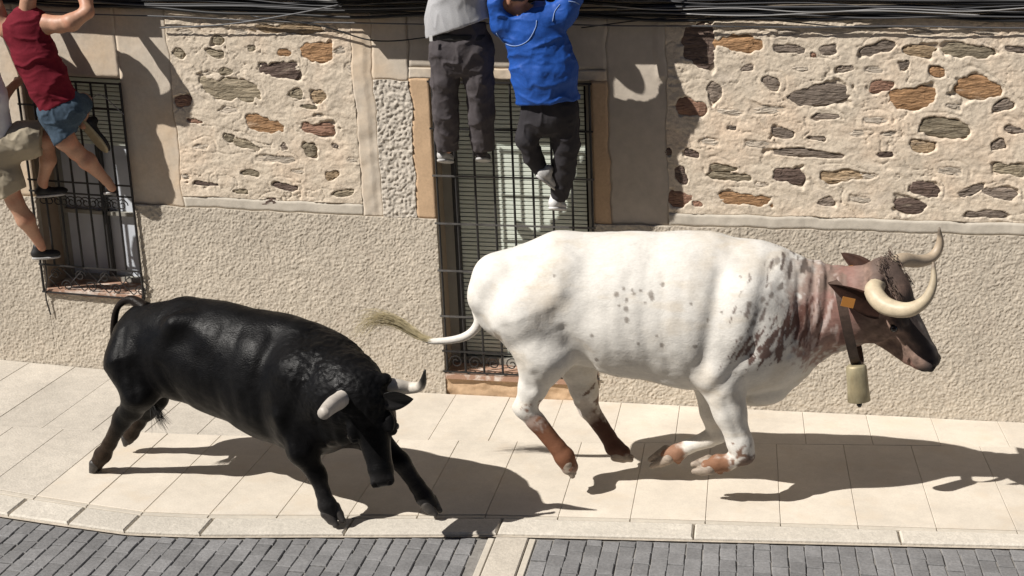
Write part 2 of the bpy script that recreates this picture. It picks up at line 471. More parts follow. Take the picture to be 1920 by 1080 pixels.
def stucco_d(x, s):
    n = fbm(P3(x, s, 95), 2, 3); b = fbm(P3(x, s, 38), 2, 9); lo = fbm(P3(x, s, 1.3), 2, 5)
    return .0036 * np.clip(n * 1.6 + b * .9, -.8, 1.2) + .008 * lo
def pebble_d(x, s):
    n = fbm(P3(x, s, 62), 2, 13); return .0065 * np.clip(n * 2.0, -.8, 1.1) + .003 * fbm(P3(x, s, 2), 2, 4)
def smooth_d(x, s): return .006 * fbm(P3(x, s, 2.5), 3, 21) + .0015 * fbm(P3(x, s, 24), 2, 22)
def ledge_d(x, s): return .008 * fbm(P3(x, s, 6), 3, 31) + .003 * fbm(P3(x, s, 40), 2, 32)

# rough cast dado, in pieces round the windows
for a_, b_, c_, d_ in ((-5.2, LW[0], -.06, DADO), (LW[0], LW[1], -.06, LW[2]), (LW[1], MW[0], -.06, DADO), (MW[1], 4.9, -.06, DADO)):
    panel('stucco_dado', a_, b_, c_, d_, .030, .0060, stucco_d, M['stucco'])
panel('stone_footing', MW[0], MW[1], -.06, MW[2], .020, .012, lambda x, s: .014 * fbm(P3(x, s, 14, 22), 3, 41), M['ochre'])
# plain renders
panel('plaster_panel', -5.2, LW[0], DADO, 2.95, .012, .03, smooth_d, M['plaster'])
panel('plaster_panel', LW[0], LW[1], LW[3], 2.95, .012, .03, smooth_d, M['plaster'])
panel('plaster_panel', LW[1], -2.555, DADO, 2.95, .012, .02, smooth_d, M['plaster'])
panel('plaster_strip', -1.105, -.945, DADO, 2.95, .020, .015, lambda x, s: .012 * fbm(P3(x, s, 9), 3, 23) - .006 * (x > -1.0), M['plaster'])
panel('stucco_pilaster', -.945, -.668, DADO, 2.46, .028, .0075, pebble_d, M['pebble'])
panel('window_jamb', -.668, MW[0], DADO, 2.48, .024, .02, lambda x, s: .003 * fbm(P3(x, s, 9), 3, 25), M['ochre'])
panel('window_jamb', MW[1], .815, DADO, 2.48, .024, .02, lambda x, s: .003 * fbm(P3(x, s, 9), 3, 26), M['ochre'])
panel('lintel', -.668, .815, 2.48, 2.56, .022, .012, lambda x, s: .012 * fbm(P3(x, s, 9), 3, 27), M['plaster'])
panel('plaster_panel', -.945, -.668, 2.46, 2.95, .020, .02, smooth_d, M['plaster'])
panel('plaster_panel', -.668, .815, 2.56, 2.95, .015, .03, smooth_d, M['grey_plaster'])
panel('plaster_panel', .815, 1.245, DADO, 2.95, .014, .02, lambda x, s: smooth_d(x, s) + .012 * (x > 1.17) * (s > 2.5), M['grey_plaster'])
panel('cement_band', -2.555, -1.105, DADO, 1.50, .018, .02, ledge_d, M['band'])
panel('cement_band', 1.245, 4.9, DADO, 1.505, .022, .02, ledge_d, M['band'])
panel('upper_wall', XL, XR, 2.95, TOP, .012, .12, smooth_d, M['upper'])
panel('plaster_panel', XL, -5.2, -.3, 2.95, .012, .12, smooth_d, M['plaster'])
panel('plaster_panel', 4.9, XR, -.3, 2.95, .012, .12, smooth_d, M['plaster'])

# rubble stones that show through the render: photo spot, width, height, turn, kind
STONES1 = [(537,54,140,18,0,'t'),(410,75,19,17,20,'e'),(405,101,36,15,10,'e'),(472,92,18,14,0,'e'),(532,99,30,13,5,'o'),(598,96,63,37,4,'o'),(637,96,18,28,70,'p'),
 (525,132,80,30,2,'d'),(424,134,28,14,5,'e'),(433,168,115,40,4,'e'),(555,177,28,18,0,'e'),(601,180,28,25,-20,'t'),(581,200,37,8,4,'e'),(368,227,31,8,4,'r'),
 (498,235,80,29,12,'o'),(593,240,65,23,4,'r'),(433,206,40,14,0,'p'),(428,258,22,14,20,'e'),(463,272,52,15,14,'e'),(580,281,26,24,0,'e'),(533,275,12,14,-30,'g'),
 (518,298,70,16,0,'p'),(470,324,40,13,6,'e'),(622,329,26,18,-15,'t'),(537,350,44,13,8,'d'),(455,359,33,8,0,'e'),(646,363,44,12,-12,'e'),(507,378,33,10,-15,'d'),
 (389,344,60,8,5,'d'),(630,274,12,7,0,'g'),(378,275,38,14,0,'p'),(335,100,22,18,30,'e'),(352,60,40,12,0,'p'),(455,60,30,12,10,'p'),(660,300,26,10,5,'p'),(560,322,24,9,0,'p'),(350,330,20,10,0,'p'),(600,215,22,7,0,'p'),(660,130,20,14,40,'p'),(345,190,20,34,80,'r'),(560,128,10,9,0,'p')]
STONES2 = [(1387,81,90,30,0,'o'),(1481,92,58,14,4,'g'),(1554,92,32,19,-5,'g'),(1526,103,9,8,0,'r'),(1647,90,60,24,-14,'g'),(1722,95,60,20,4,'t'),(1816,96,85,25,4,'e'),(1903,92,34,11,4,'g'),
 (1696,121,19,16,-30,'g'),(1758,134,28,18,12,'o'),(1400,128,26,13,-10,'g'),(1586,128,30,11,-8,'g'),(1447,156,34,22,25,'g'),(1341,170,28,38,-20,'g'),(1296,201,55,31,8,'r'),(1535,177,108,36,-6,'g'),
 (1654,162,44,22,-8,'r'),(1709,183,84,42,-4,'o'),(1835,164,80,42,8,'o'),(1880,198,36,20,-25,'g'),(1370,209,50,13,6,'p'),(1547,219,58,13,2,'g'),(1375,239,17,9,0,'g'),(1468,250,38,18,10,'g'),
 (1765,239,94,34,6,'e'),(1534,259,34,7,4,'g'),(1728,273,46,25,4,'t'),(1871,271,26,16,-20,'g'),(1520,288,128,15,2,'g'),(1662,290,32,11,-4,'d'),(1253,284,13,13,0,'d'),(1298,287,28,14,10,'d'),
 (1276,327,20,38,-22,'d'),(1357,315,48,13,4,'e'),(1370,331,76,14,4,'e'),(1479,329,62,30,4,'d'),(1577,330,85,25,-4,'t'),(1895,317,60,24,6,'e'),(1276,372,48,31,4,'r'),(1400,375,106,24,6,'o'),
 (1549,377,32,20,-10,'g'),(1613,375,42,13,4,'p'),(1733,354,49,26,14,'d'),(1709,386,64,26,6,'d'),(1820,356,47,16,-22,'g'),(1873,362,66,21,8,'g'),(1845,400,74,14,2,'g'),(1786,198,28,13,10,'p'),
 (1903,243,34,13,8,'g'),(1306,381,22,12,0,'r'),(1312,86,58,84,0,'d'),(1420,270,50,14,0,'p'),(1610,250,46,14,0,'p'),(1440,205,60,18,0,'p'),(1640,225,50,16,0,'p'),(1330,265,40,13,0,'p'),(1630,330,40,14,0,'p'),
 (1780,320,46,16,6,'p'),(1570,60,60,14,0,'p'),(1730,60,50,14,0,'p'),(1850,60,50,12,0,'p'),(1480,60,40,12,0,'p'),(1665,250,26,10,0,'p'),(1430,345,26,10,0,'p'),(1640,130,36,12,0,'p'),(1500,128,30,12,0,'p')]

def stone_rows(lst):
    out = []
    for (px, py, w, h, rot, kd) in lst:
        x, s = FS(px, py); m = mpp((x, 0, 1.8))
        out.append((x, s, .5 * w * m, .5 * h * m, math.radians(-rot), kd))
    return out
R1 = stone_rows(STONES1); R2 = stone_rows(STONES2)
for _ in range(26):                       # the wall goes on to the right of the photograph
    R2.append((random.uniform(4.0, 4.85), random.uniform(1.55, 2.85), random.uniform(.03, .14), random.uniform(.02, .06), random.uniform(-.2, .2), random.choice('ogergpp')))

def rubble_disp(rows):
    def f(x, s):
        P = np.stack([x, s, np.zeros_like(x)], 1)
        d = .007 * fbm(P * np.array([4, 6, 1]), 3, 51) + .005 * fbm(P * np.array([17, 26, 1]), 3, 55) + .0025 * fbm(P * np.array([55, 75, 1]), 2, 57)
        wob = fbm(P * 26, 2, 61); wob2 = fbm(P * 9, 2, 63)
        fl = np.abs(fbm(P * np.array([3.2, 11, 1]), 3, 71))           # shallow trowel lines running with the courses
        d -= .006 * sstep(.026, .008, fl) * sstep(-.15, .15, fbm(P * 2.4, 2, 73)); fl2 = np.abs(fbm(P * np.array([6, 5, 1]) + 9, 3, 75)); d -= .007 * sstep(.018, .005, fl2) * sstep(.05, .25, fbm(P * 3.1, 2, 77))
        for q, (cx, cs, a, b, r, kd) in enumerate(rows):
            m = (np.abs(x - cx) < 2.2 * a + .05) & (np.abs(s - cs) < 2.6 * b + .07 + a * abs(math.sin(r)))
            if not m.any(): continue
            dx, ds = x[m] - cx, s[m] - cs
            u = (dx * math.cos(r) + ds * math.sin(r)) / a; v = (-dx * math.sin(r) + ds * math.cos(r)) / b
            ex = (2.2, 3.5, 2.8, 5.0)[q % 4]; v = v / (1 + (.35, -.3, .15, -.4, .0)[q % 5] * np.clip(u, -1.2, 1.2)) + (.0, .25, -.2)[q % 3] * (np.abs(u) - .5)
            sup = (np.abs(u) ** ex + np.abs(v) ** ex) ** (1 / ex)
            e = sup + .34 * wob[m] + .40 * wob2[m]
            dep = .006 if kd == 'p' else .019
            dd = d[m]
            lip = .0012 * np.exp(-((e - 1.18) / .2) ** 2)
            dd = dd + lip
            t = sstep(1.08, .86, e)
            dd = dd * (1 - t) + (-dep) * t
            if a > .06 and q % 3 == 0:                               # line drawn in the mortar round the stone
                ang = np.arctan2(v, u); ring = (u / (1 + .045 / a)) ** 2 + (v / (1 + .05 / b)) ** 2
                w = np.abs(np.sqrt(ring) + .07 * wob2[m] - 1.0) * (a + b) * .5
                dd = dd - .005 * sstep(.006, .002, w) * sstep(-.5, .1, np.sin(ang * 1.5 + q * 2.1))
            d[m] = dd
        return d
    return f
rub1 = panel('rubble_wall', -2.555, -1.105, 1.50, 2.95, .020, .0072, rubble_disp(R1), M['rubble'])
rub2 = panel('rubble_wall', 1.245, 4.9, 1.505, 2.95, .020, .0078, rubble_disp(R2), M['rubble'])

def stone_mesh(cx, cs, a, b, r, seed):
    rg = random.Random(seed); n = 14; V = []; F = []
    prof = [(1.06, .02), (1.03, -.006), (.90, -.014), (.5, -.017)]
    rad = [1.12 + rg.uniform(-.10, .09) for _ in range(n)]
    for sc, y in prof:
        for k in range(n):
            t = 2 * math.pi * k / n
            c, s_ = math.cos(t), math.sin(t)
            u = math.copysign(abs(c) ** .72, c) * a * rad[k] * sc; v = math.copysign(abs(s_) ** .72, s_) * b * rad[k] * sc
            x = cx + u * math.cos(r) - v * math.sin(r); s = cs + u * math.sin(r) + v * math.cos(r)
            V.append((x, y + (rg.uniform(-.004, .004) if sc < 1 else 0), s + float(zs(x))))
    for j in range(len(prof) - 1):
        for k in range(n): F.append((j * n + k, j * n + (k + 1) % n, (j + 1) * n + (k + 1) % n, (j + 1) * n + k))
    F.append(tuple((len(prof) - 1) * n + k for k in range(n)))
    return V, F
for rows, par in ((R1, rub1), (R2, rub2)):
    for i, (cx, cs, a, b, r, kd) in enumerate(rows):
        mesh_obj('stone', *stone_mesh(cx, cs, a, b, r, i * 7 + len(rows)), M['stone_' + kd], par)

# ---- windows
def rod(p, q, r, seg=6): return tube([p, q], r, seg)
def fz(x, s, y): return (x, y, s + float(zs(x)))

def slats(x0, x1, s0, s1, y, pitch, depth):
    parts = []; s = s0
    while s < s1 - pitch * .5:
        v = []
        for x in (x0, x1):
            z = float(zs(x)); v += [(x, y - .004, s + z + .004), (x, y, s + z), (x, y + .006, s + z + pitch * .86), (x, y - .006, s + z + pitch * .80)]
        parts.append((v, [(0, 4, 5, 1), (1, 5, 6, 2), (2, 6, 7, 3), (3, 7, 4, 0), (3, 0, 1, 2)[:4], (4, 7, 6, 5)])); s += pitch
    return merge(parts)

# middle window
yi = .28
fr = []
x0, x1, s0, s1 = MW
fr.append(sbox(x0, x0 + .07, s0, s1, yi - .03, yi + .04)); fr.append(sbox(x1 - .07, x1, s0, s1, yi - .03, yi + .04))
fr.append(sbox(x0 + .07, x1 - .07, s1 - .07, s1, yi - .03, yi + .04)); fr.append(sbox(x0 + .07, x1 - .07, s0, s0 + .06, yi - .03, yi + .04))
win = mesh_obj('window', *merge(fr), M['frame_pale'], house)
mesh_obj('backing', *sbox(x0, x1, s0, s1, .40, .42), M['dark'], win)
sl = mesh_obj('blind', *slats(x0 + .09, x1 - .09, s0 + .07, s1 - .07, yi + .02, .0335, .02), M['slat'], win); sl['kind'] = 'stuff'
mesh_obj('mullion', *sbox(x0 + .07, x0 + .12, s0 + .06, s1 - .07, yi - .025, yi + .005), M['frame_dark'], win)
mesh_obj('window_sill', *sbox(x0 + .004, x1 - .004, s0 - .03, s0 + .012, -.045, yi - .03), M['tile_sill'], win)
# grille
yb = -.035
gr = mesh_obj('window_grille', *rod(fz(x0 + .02, s0 + .03, yb), fz(x0 + .02, s1 - .02, yb), .009), M['iron'], house)
mesh_obj('bar', *rod(fz(x1 - .01, s0 + .03, yb), fz(x1 - .01, s1 - .02, yb), .009), M['iron'], gr)
for k in range(1, 8):
    x = x0 + .02 + k * (x1 - x0 - .03) / 8
    mesh_obj('bar', *rod(fz(x, s0 + .03, yb), fz(x, s1 - .02, yb), .0095), M['iron'], gr)
for py in (146, 240, 328, 417, 505, 590, 655, 700):
    s = FS(840, py)[1]; s = min(max(s, s0 + .03), s1 - .02)
    mesh_obj('rail', *sbox(x0 - .012, x1 + .012, s - .007, s + .007, yb - .016, yb - .008), M['iron_worn'] if py in (328, 417, 505, 590) else M['iron'], gr)
def scroll(cx, cs, r, y, flip=1, turns=1.4):
    pts = []
    for j in range(22):
        t = j / 21; a = t * turns * 2 * math.pi; q = r * (1 - .75 * t)
        pts.append(fz(cx + flip * q * math.cos(a), cs + q * math.sin(a), y))
    return tube(pts, .005, 5)
for k in range(8):
    x = x0 + .02 + (k + .5) * (x1 - x0 - .03) / 8
    mesh_obj('scroll', *scroll(x, s0 + .11, .055, yb, 1 if k % 2 else -1), M['iron'], gr)
# left window
x0, x1, s0, s1 = LW
yi = .34
fr = [sbox(x0, x0 + .05, s0, s1, yi - .03, yi + .04), sbox(x1 - .05, x1, s0, s1, yi - .03, yi + .04), sbox(x0 + .05, x1 - .05, s1 - .05, s1, yi - .03, yi + .04), sbox(x0 + .05, x1 - .05, s0, s0 + .05, yi - .03, yi + .04),
      sbox(x0 + .05, x1 - .05, 1.22, 1.25, yi - .02, yi + .03)]
win2 = mesh_obj('window', *merge(fr), M['frame_pale'], house)
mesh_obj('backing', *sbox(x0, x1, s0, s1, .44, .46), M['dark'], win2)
b2 = mesh_obj('blind', *slats(x0 + .06, x1 - .06, 1.80, s1 - .05, yi + .015, .034, .02), M['slat'], win2); b2['kind'] = 'stuff'
mesh_obj('curtain', *sbox(x0 + .05, x1 - .05, s0 + .05, 1.80, yi + .03, yi + .045), M['curtain'], win2)
mesh_obj('mullion', *sbox(-3.42, -3.375, s0 + .05, 1.80, yi - .02, yi + .02), M['frame_dark'], win2)
mesh_obj('window_sill', *sbox(x0 + .004, x1 - .004, s0 - .03, s0 + .012, -.06, yi - .03), M['tile_sill'], win2)
yb = -.05
gr2 = mesh_obj('window_grille', *rod(fz(x0 - .02, s0 - .02, yb), fz(x0 - .02, s1 - .03, yb), .010), M['iron'], house)
mesh_obj('bar', *rod(fz(x1 + .01, s0 - .02, yb), fz(x1 + .01, s1 - .03, yb), .010), M['iron'], gr2)
for s in (s0 - .015, .865, 1.47, 1.56, 2.16, s1 - .04):
    mesh_obj('rail', *sbox(x0 - .03, x1 + .02, s - .007, s + .007, yb - .017, yb - .009), M['iron'], gr2)
for k in range(1, 7):
    x = x0 - .02 + k * (x1 - x0 + .03) / 7
    mesh_obj('bar', *rod(fz(x, .865, yb), fz(x, s1 - .04, yb), .0090), M['iron'], gr2)
    mesh_obj('scroll', *scroll(x + .03, 1.40, .05, yb - .006, 1), M['iron'], gr2)
    mesh_obj('scroll', *scroll(x - .028, 1.40, .05, yb - .006, -1), M['iron'], gr2)
for k in range(4):
    x = x0 + .10 + k * .21
    mesh_obj('scroll', *scroll(x, .79, .048, yb, 1), M['iron'], gr2); mesh_obj('scroll', *scroll(x + .09, .70, .048, yb, -1), M['iron'], gr2)
    mesh_obj('bar', *tube([fz(x - .06, .75, yb), fz(x + .045, .86, yb), fz(x + .15, .75, yb), fz(x + .045, .64, yb), fz(x - .06, .75, yb)], .005, 5), M['iron'], gr2)
# loose wire hanging across the window
wire = mesh_obj('loose_wire', *tube(spline([U(120, 165, -.08), U(165, 185, -.08), U(190, 178, -.08), U(232, 215, -.07)], 20), .004, 5), M['cable_pale'])
tag(wire, 'thin pale wire slung across the top of the left window', 'wire')
wire = mesh_obj('loose_wire', *tube(spline([U(82, 470, -.07), U(88, 520, -.09), U(86, 555, -.06), U(95, 590, -.05)], 20), .006, 5), M['iron'])
tag(wire, 'bent black wire dangling from lower corner of the left window grille', 'wire')

# ---- balconies above the frame: their shadow falls on the lintels, the climbers hold on to them
def balcony(xa, xb, sb, out, label):
    t = empty('balcony', fz((xa + xb) / 2, sb, -.01), label, 'balcony', 'balconies on the upper floor')
    mesh_obj('slab', *sbox(xa, xb, sb, sb + .14, -out, -.014), M['concrete'], t)
    rl = mesh_obj('railing', *merge([sbox(xa + .03, xb - .03, sb + 1.0, sb + 1.03, -out + .02, -out + .05), sbox(xa + .03, xb - .03, sb + .20, sb + .22, -out + .025, -out + .045)]), M['iron'], t)
    n = int((xb - xa) / .12)
    for k in range(n + 1):
        x = xa + .04 + k * (xb - xa - .08) / n
        mesh_obj('bar', *rod(fz(x, sb + .14, -out + .035), fz(x, sb + 1.0, -out + .035), .008), M['iron'], rl)
    return t
balcony(-1.25, 1.12, 3.13, .33, 'wider balcony slab with iron railing above the tall middle window')
balcony(-5.0, -2.93, 3.13, .26, 'balcony slab with iron railing above the left window')

# ---- cables strung along the top of the ground floor
def cable(name, s_a, amp, r, y, m, xa=-5.0, xb=4.9, seed=0, group='bundled cables along the wall', label='black cable in the bundle strung along the house front'):
    rg = random.Random(seed); n = 60; ph = rg.uniform(0, 6); ph2 = rg.uniform(0, 6); f1 = rg.uniform(1.2, 2.6); f2 = rg.uniform(3, 6)
    pts = []
    for j in range(n + 1):
        x = xa + (xb - xa) * j / n
        s = s_a + amp * (math.sin(f1 * x + ph) * .6 + math.sin(f2 * x + ph2) * .4)
        pts.append(fz(x, s, y + .006 * math.sin(f2 * .7 * x + ph)))
    o = mesh_obj(name, *tube(pts, r, 6), m, None, smooth=True); tag(o, label, 'cable', group); return o
for i in range(14):
    cable('cable', 3.18 - i * .0185, random.uniform(.006, .03), random.choice((.008, .010, .013, .017)), -.035 - .025 * random.random(), M['cable'], seed=i)
for i in range(7):
    xa = random.choice((-5.0, -5.0, -3.2, .4, .9)); xb = random.choice((4.9, 4.9, -.4, 2.6)) if xa < 0 else 4.9
    cable('cable', 3.12 - i * .026, random.uniform(.012, .038), random.choice((.004, .006, .007)), -.065 - .015 * random.random(), M['cable_grey'], xa, xb, seed=40 + i, group='dark grey cables along the wall', label='dark grey cable on the face of the cable bundle along the house front')
for i in range(3):
    cable('cable', 3.05 - i * .035, random.uniform(.015, .03), .0045, -.085 - .006 * i, M['cable_pale'], (-3.2, .8, 1.4)[i], (-1.2, 4.9, 3.4)[i], seed=70 + i, group='pale grey cables along the wall', label='pale grey cable on the face of the cable bundle along the house front')
o = cable('cable', 2.885, .008, .006, -.06, M['cable_grey'], seed=90, label='lowest grey cable running below the cable bundle'); del o['group']
o = mesh_obj('cable', *tube(spline([U(470, 30, -.08), U(600, 48, -.07), U(700, 76, -.05), U(800, 70, -.06), U(900, 50, -.06)], 30), .006, 6), M['cable'], None, True)
tag(o, 'black cable sagging below the bundle left of the grey shirt', 'cable')
o = mesh_obj('cable', *tube(spline([U(1090, 52, -.06), U(1250, 34, -.06), U(1420, 36, -.06), U(1600, 52, -.05), U(1700, 50, -.06)], 30), .005, 6), M['cable'], None, True)
tag(o, 'thin black cable sagging over the right hand rubble wall', 'cable')
o = mesh_obj('cable', *tube(spline([U(300, 52, -.05), U(420, 46, -.07), U(540, 28, -.1), U(640, 8, -.1)], 30), .006, 6), M['cable_grey'], None, True)
tag(o, 'grey cable rising to the right into the bundle above the left rubble wall', 'cable')

# ---- the house across the street, on whose balcony the photographer stands (behind the camera)
opp = empty('opposite_house', (0, -11.0, 0), 'plain rendered house across the street behind the viewer', 'house')
wl_ = [box(-14, 14, -16, -11.0, -.5, 7.2)]
ow = mesh_obj('wall', *merge(wl_), M['opposite'], opp)
mesh_obj('roof', [(-14.3, -10.6, 7.2), (14.3, -10.6, 7.2), (14.3, -13.5, 8.6), (-14.3, -13.5, 8.6), (-14.3, -16.4, 7.2), (14.3, -16.4, 7.2)], [(0, 1, 2, 3), (3, 2, 5, 4), (0, 3, 4), (1, 5, 2)], M['tile_sill'], opp)
for k in range(8):
    for zz in (.9, 4.3):
        w_ = mesh_obj('window', *box(-11.5 + 3 * k, -10.4 + 3 * k, -11.0, -10.95, zz, zz + 1.6), M['frame_pale'], opp)
        mesh_obj('pane', *box(-11.4 + 3 * k, -10.5 + 3 * k, -10.95, -10.94, zz + .1, zz + 1.5), M['frame_dark'], w_)

# ================================================================== THE GROUND
def grid_sheet(name, x0, x1, y0, y1, dz, m, step=.5):
    xs = np.arange(x0, x1 + step * .5, step); n = len(xs)
    V = [(x, y, float(zs(np.clip(x, -8, 8))) + dz) for x in xs for y in (y0, y1)]
    F = [(2 * i, 2 * i + 2, 2 * i + 3, 2 * i + 1) for i in range(n - 1)]
    o = mesh_obj(name, V, F, m); o['kind'] = 'structure'; return o
grid_sheet('ground', -60, 60, -60, 60, -.10, M['ground'])

KX = [-7, -4.2, -3.4, -2.944, -2.438, -1.911, -1.473, -.818, .305, 1.496, 3.485, 7]
KI = [-1.6, -2.22, -2.42, -2.511, -2.569, -2.625, -2.58, -2.461, -2.281, -2.181, -2.034, -1.80]
def kin(x): return float(np.interp(x, KX, KI))                          # inner edge of the kerb
def kout(x): return kin(x) - float(np.interp(x, [-4, -2, 0, 1.5, 3.5], [.27, .245, .23, .215, .165]))
def seam(x): return -.97 + .12 * (x - .16)

pav = grid_sheet('pavement', -7, 7, -2.2, .02, -.055, M['joint'])
# bedding that follows the kerb line
xs = np.linspace(-7, 7, 120); V = []; F = []
for x in xs:
    z = float(zs(x)) - .016; V += [(x, kin(x), z), (x, .02, z)]
F = [(2 * i, 2 * i + 2, 2 * i + 3, 2 * i + 1) for i in range(len(xs) - 1)]
mesh_obj('bedding', V, F, M['joint'], pav)

def slab_mesh(corners, zt, gap=.0013, bev=.0025, th=.05):
    c = np.array(corners); ctr = c.mean(0)
    def ins(q, d):
        out = []
        n = len(q)
        for i in range(n):
            a, b, e = q[i - 1], q[i], q[(i + 1) % n]
            u = (b - a) / np.linalg.norm(b - a); v = (e - b) / np.linalg.norm(e - b)
            n1 = np.array([-u[1], u[0]]); n2 = np.array([-v[1], v[0]]); m_ = n1 + n2; m_ = m_ / max(m_ @ n1, .3)
            out.append(b + m_ * d)
        return np.array(out)
    a = ins(c, gap); b = ins(c, gap + bev); n = len(c); V = []
    for q, dz in ((a, -th), (a, -bev), (b, 0)):
        V += [(p[0], p[1], float(zs(p[0])) + zt + dz) for p in q]
    F = []
    for j in range(2):
        for k in range(n): F.append((j * n + k, j * n + (k + 1) % n, (j + 1) * n + (k + 1) % n, (j + 1) * n + k))
    F.append(tuple(2 * n + k for k in range(n)))
    return V, F
SX = [-5.6, -5.15, -4.7, -4.25, -3.85, -3.45, -3.08, -2.7, -2.32, -1.934, -1.512, -1.087, -.65, -.22, .2, .656, 1.105, 1.569, 2.03, 2.5, 2.972, 3.451, 3.92, 4.4, 4.9]
for i in range(len(SX) - 1):
    a_, b_ = SX[i], SX[i + 1]
    poly = [(a_, kin(a_) + .045), (b_, kin(b_) + .045), (b_, seam(b_)), (a_, seam(a_))]
    mesh_obj('paving_slab', *slab_mesh(poly, random.uniform(-.001, .0015)), M['slab_rough'] if b_ < -2.6 else M['slab'], pav)
    a2, b2_ = a_ + .21, b_ + .21
    poly = [(a2, seam(a2)), (b2_, seam(b2_)), (b2_, -.035), (a2, -.035)]
    mesh_obj('paving_slab', *slab_mesh(poly, random.uniform(-.001, .0015)), M['slab_rough'] if b_ < -1.9 else M['slab'], pav)
    # narrow edging strip between slabs and kerb
    poly = [(a_, kin(a_)), (b_, kin(b_)), (b_, kin(b_) + .045), (a_, kin(a_) + .045)]
    mesh_obj('edging_strip', *slab_mesh(poly, -.004, .003, .003), M['band'], pav)

kerb = mesh_obj('kerb', *(lambda xs: ([p for x in xs for p in ((x, kout(x) - .012, float(zs(x)) - .022), (x, kin(x) + .002, float(zs(x)) - .022))],
               [(2 * i, 2 * i + 2, 2 * i + 3, 2 * i + 1) for i in range(len(xs) - 1)]))(list(np.linspace(-6.5, 6.5, 100))), M['joint']); kerb['kind'] = 'structure'
KJ = [-5.4, -4.6, -3.9, -3.3] + [float(GG(p, q)[0]) for p, q in ((31, 950), (140, 968), (245, 982), (388, 985), (653, 986), (936, 986), (1301, 993), (1687, 1003))] + [3.9, 5.0]
for i in range(len(KJ) - 1):
    a_, b_ = KJ[i], KJ[i + 1]; n = 5
    t = [a_ + (b_ - a_) * k / n for k in range(n + 1)]
    poly = [(x, kout(x)) for x in t] + [(x, kin(x)) for x in reversed(t)]
    mesh_obj('kerb_stone', *slab_mesh(poly, random.uniform(-.002, .002), .005, .010), M['kerb'], kerb)

road = grid_sheet('road', -9, 9, -12, -2.0, -.036, M['sand'])
DR = (float(GG(926, 1010)[0]) + .0, float(GG(986, 1015)[0]))           # pale strip of concrete across the road
poly = [(DR[0], -6), (DR[1], -6), (DR[1], kout(DR[1]) - .014), (DR[0], kout(DR[0]) - .014)]
mesh_obj('concrete_strip', *slab_mesh(poly, -.020, .0, .006), M['concrete'], road)
for a_ in (DR[0] - .05, DR[1] + .004):
    poly = [(a_, -6), (a_ + .046, -6), (a_ + .046, kout(a_) - .014), (a_, kout(a_) - .014)]
    mesh_obj('edging_strip', *slab_mesh(poly, -.026, .003, .004), M['band'], road)
pv = []
PW, PL = .100, .150
i = 0
x = -4.6
while x < 4.6:
    xc = x + PW / 2
    if DR[0] - .055 - PW < x < DR[1] + .055:
        x = DR[1] + .055 if x > DR[0] - .055 - PW else x
        xc = x + PW / 2
    y = kout(xc) - .018 - (i % 2) * .5 * PL
    if i % 2: pv.append((x, y, .5 * PL))
    while y > -4.6:
        pv.append((x, y - PL, PL)); y -= PL
    x += PW; i += 1
rest = []; cnt = 0
for (x, y, l) in pv:
    c = PX(np.array([x + PW / 2, y + l / 2, float(zs(x))]))
    j = [random.uniform(-.004, .004) for _ in range(8)]
    p = [(x + j[0], y + j[1]), (x + PW + j[2], y + j[3]), (x + PW + j[4], y + l + j[5]), (x + j[6], y + l + j[7])]
    ms = slab_mesh(p, -.026 + random.uniform(-.004, .004), .0028, .0045, .03)
    if -30 < c[0] < 1950 and c[1] < 1092 and cnt < 300:
        mesh_obj('paver', *ms, M['paver'], road); cnt += 1
    else: rest.append(ms)
o = mesh_obj('far_pavers', *merge(rest), M['paver'], road); o['kind'] = 'stuff'
print('pavers', cnt, len(rest))

# ================================================================== ANIMALS
def unit(v): v = np.asarray(v, float); return v / np.linalg.norm(v)
def frame_from(f, l):
    "orthonormal forward / left / up"
    f = unit(f); l = np.asarray(l, float); l = unit(l - f * (l @ f)); return f, l, np.cross(f, l)

def add_head(S, o, f, l, u, sc, k=.03, jd=0.0, wd=1.0, mw=1.0):
    "bovine head: o = poll, f = along the nose, l = its left, u = out of the face"
    P = lambda a, b, c: o + sc * (a * f + b * l + c * u)
    A = np.array([f, l, u])
    S.ell(P(.06, 0, -.05), sc * np.array([.150, .118, .115]), A, k)
    S.cone(P(.08, 0, -.065), P(.42, 0, -.066), .110 * sc, .074 * mw * sc, k, l, .95 * wd)
    S.ell(P(.445, 0, -.070), sc * np.array([.072, .078 * mw, .070]), A, k)
    S.ell(P(.478, 0, -.058), sc * np.array([.042, .072 * mw, .050]), A, .02)
    for s in (-1, 1): S.ell(P(.492, s * .046 * mw, -.040), sc * np.array([.034, .026, .026]), A, .014)
    S.cone(P(.11, 0, -.182 - jd), P(.41, 0, -.122 - .15 * jd), .086 * sc, .050 * sc, k, l, .85)
    for s in (-1, 1):
        S.ell(P(.15, s * .070 * wd, -.125 - .7 * jd), sc * np.array([.135, .048, .090 + .4 * jd]), A, .04)
        S.ell(P(.225, s * .098 * min(wd, 1.03), -.060), sc * np.array([.055, .030, .034]), A, .02)
        S.ell(P(.20, s * .084 * wd, -.010), sc * np.array([.06, .03, .02]), A, .02)
        S.cone(P(-.005, s * .05, -.02), P(-.01, s * .115, -.01), .05 * sc, .036 * sc, .04)
    S.ell(P(-.02, 0, -.01), sc * np.array([.07, .085, .055]), A, .03)
    for s in (-1, 1):
        S.ell(P(.516, s * .048 * mw, -.026), sc * np.array([.022, .013, .018]), A, .010, True)
        S.ell(P(.235, s * .126 * min(wd, 1.03), -.064), sc * np.array([.020, .012, .013]), A, .008, True)
    for s in (-1, 1): S.cone(P(.38, s * .075, -.108), P(.54, s * .03, -.108), .006 * sc, .006 * sc, .012, None, 1, True)
    return P, A

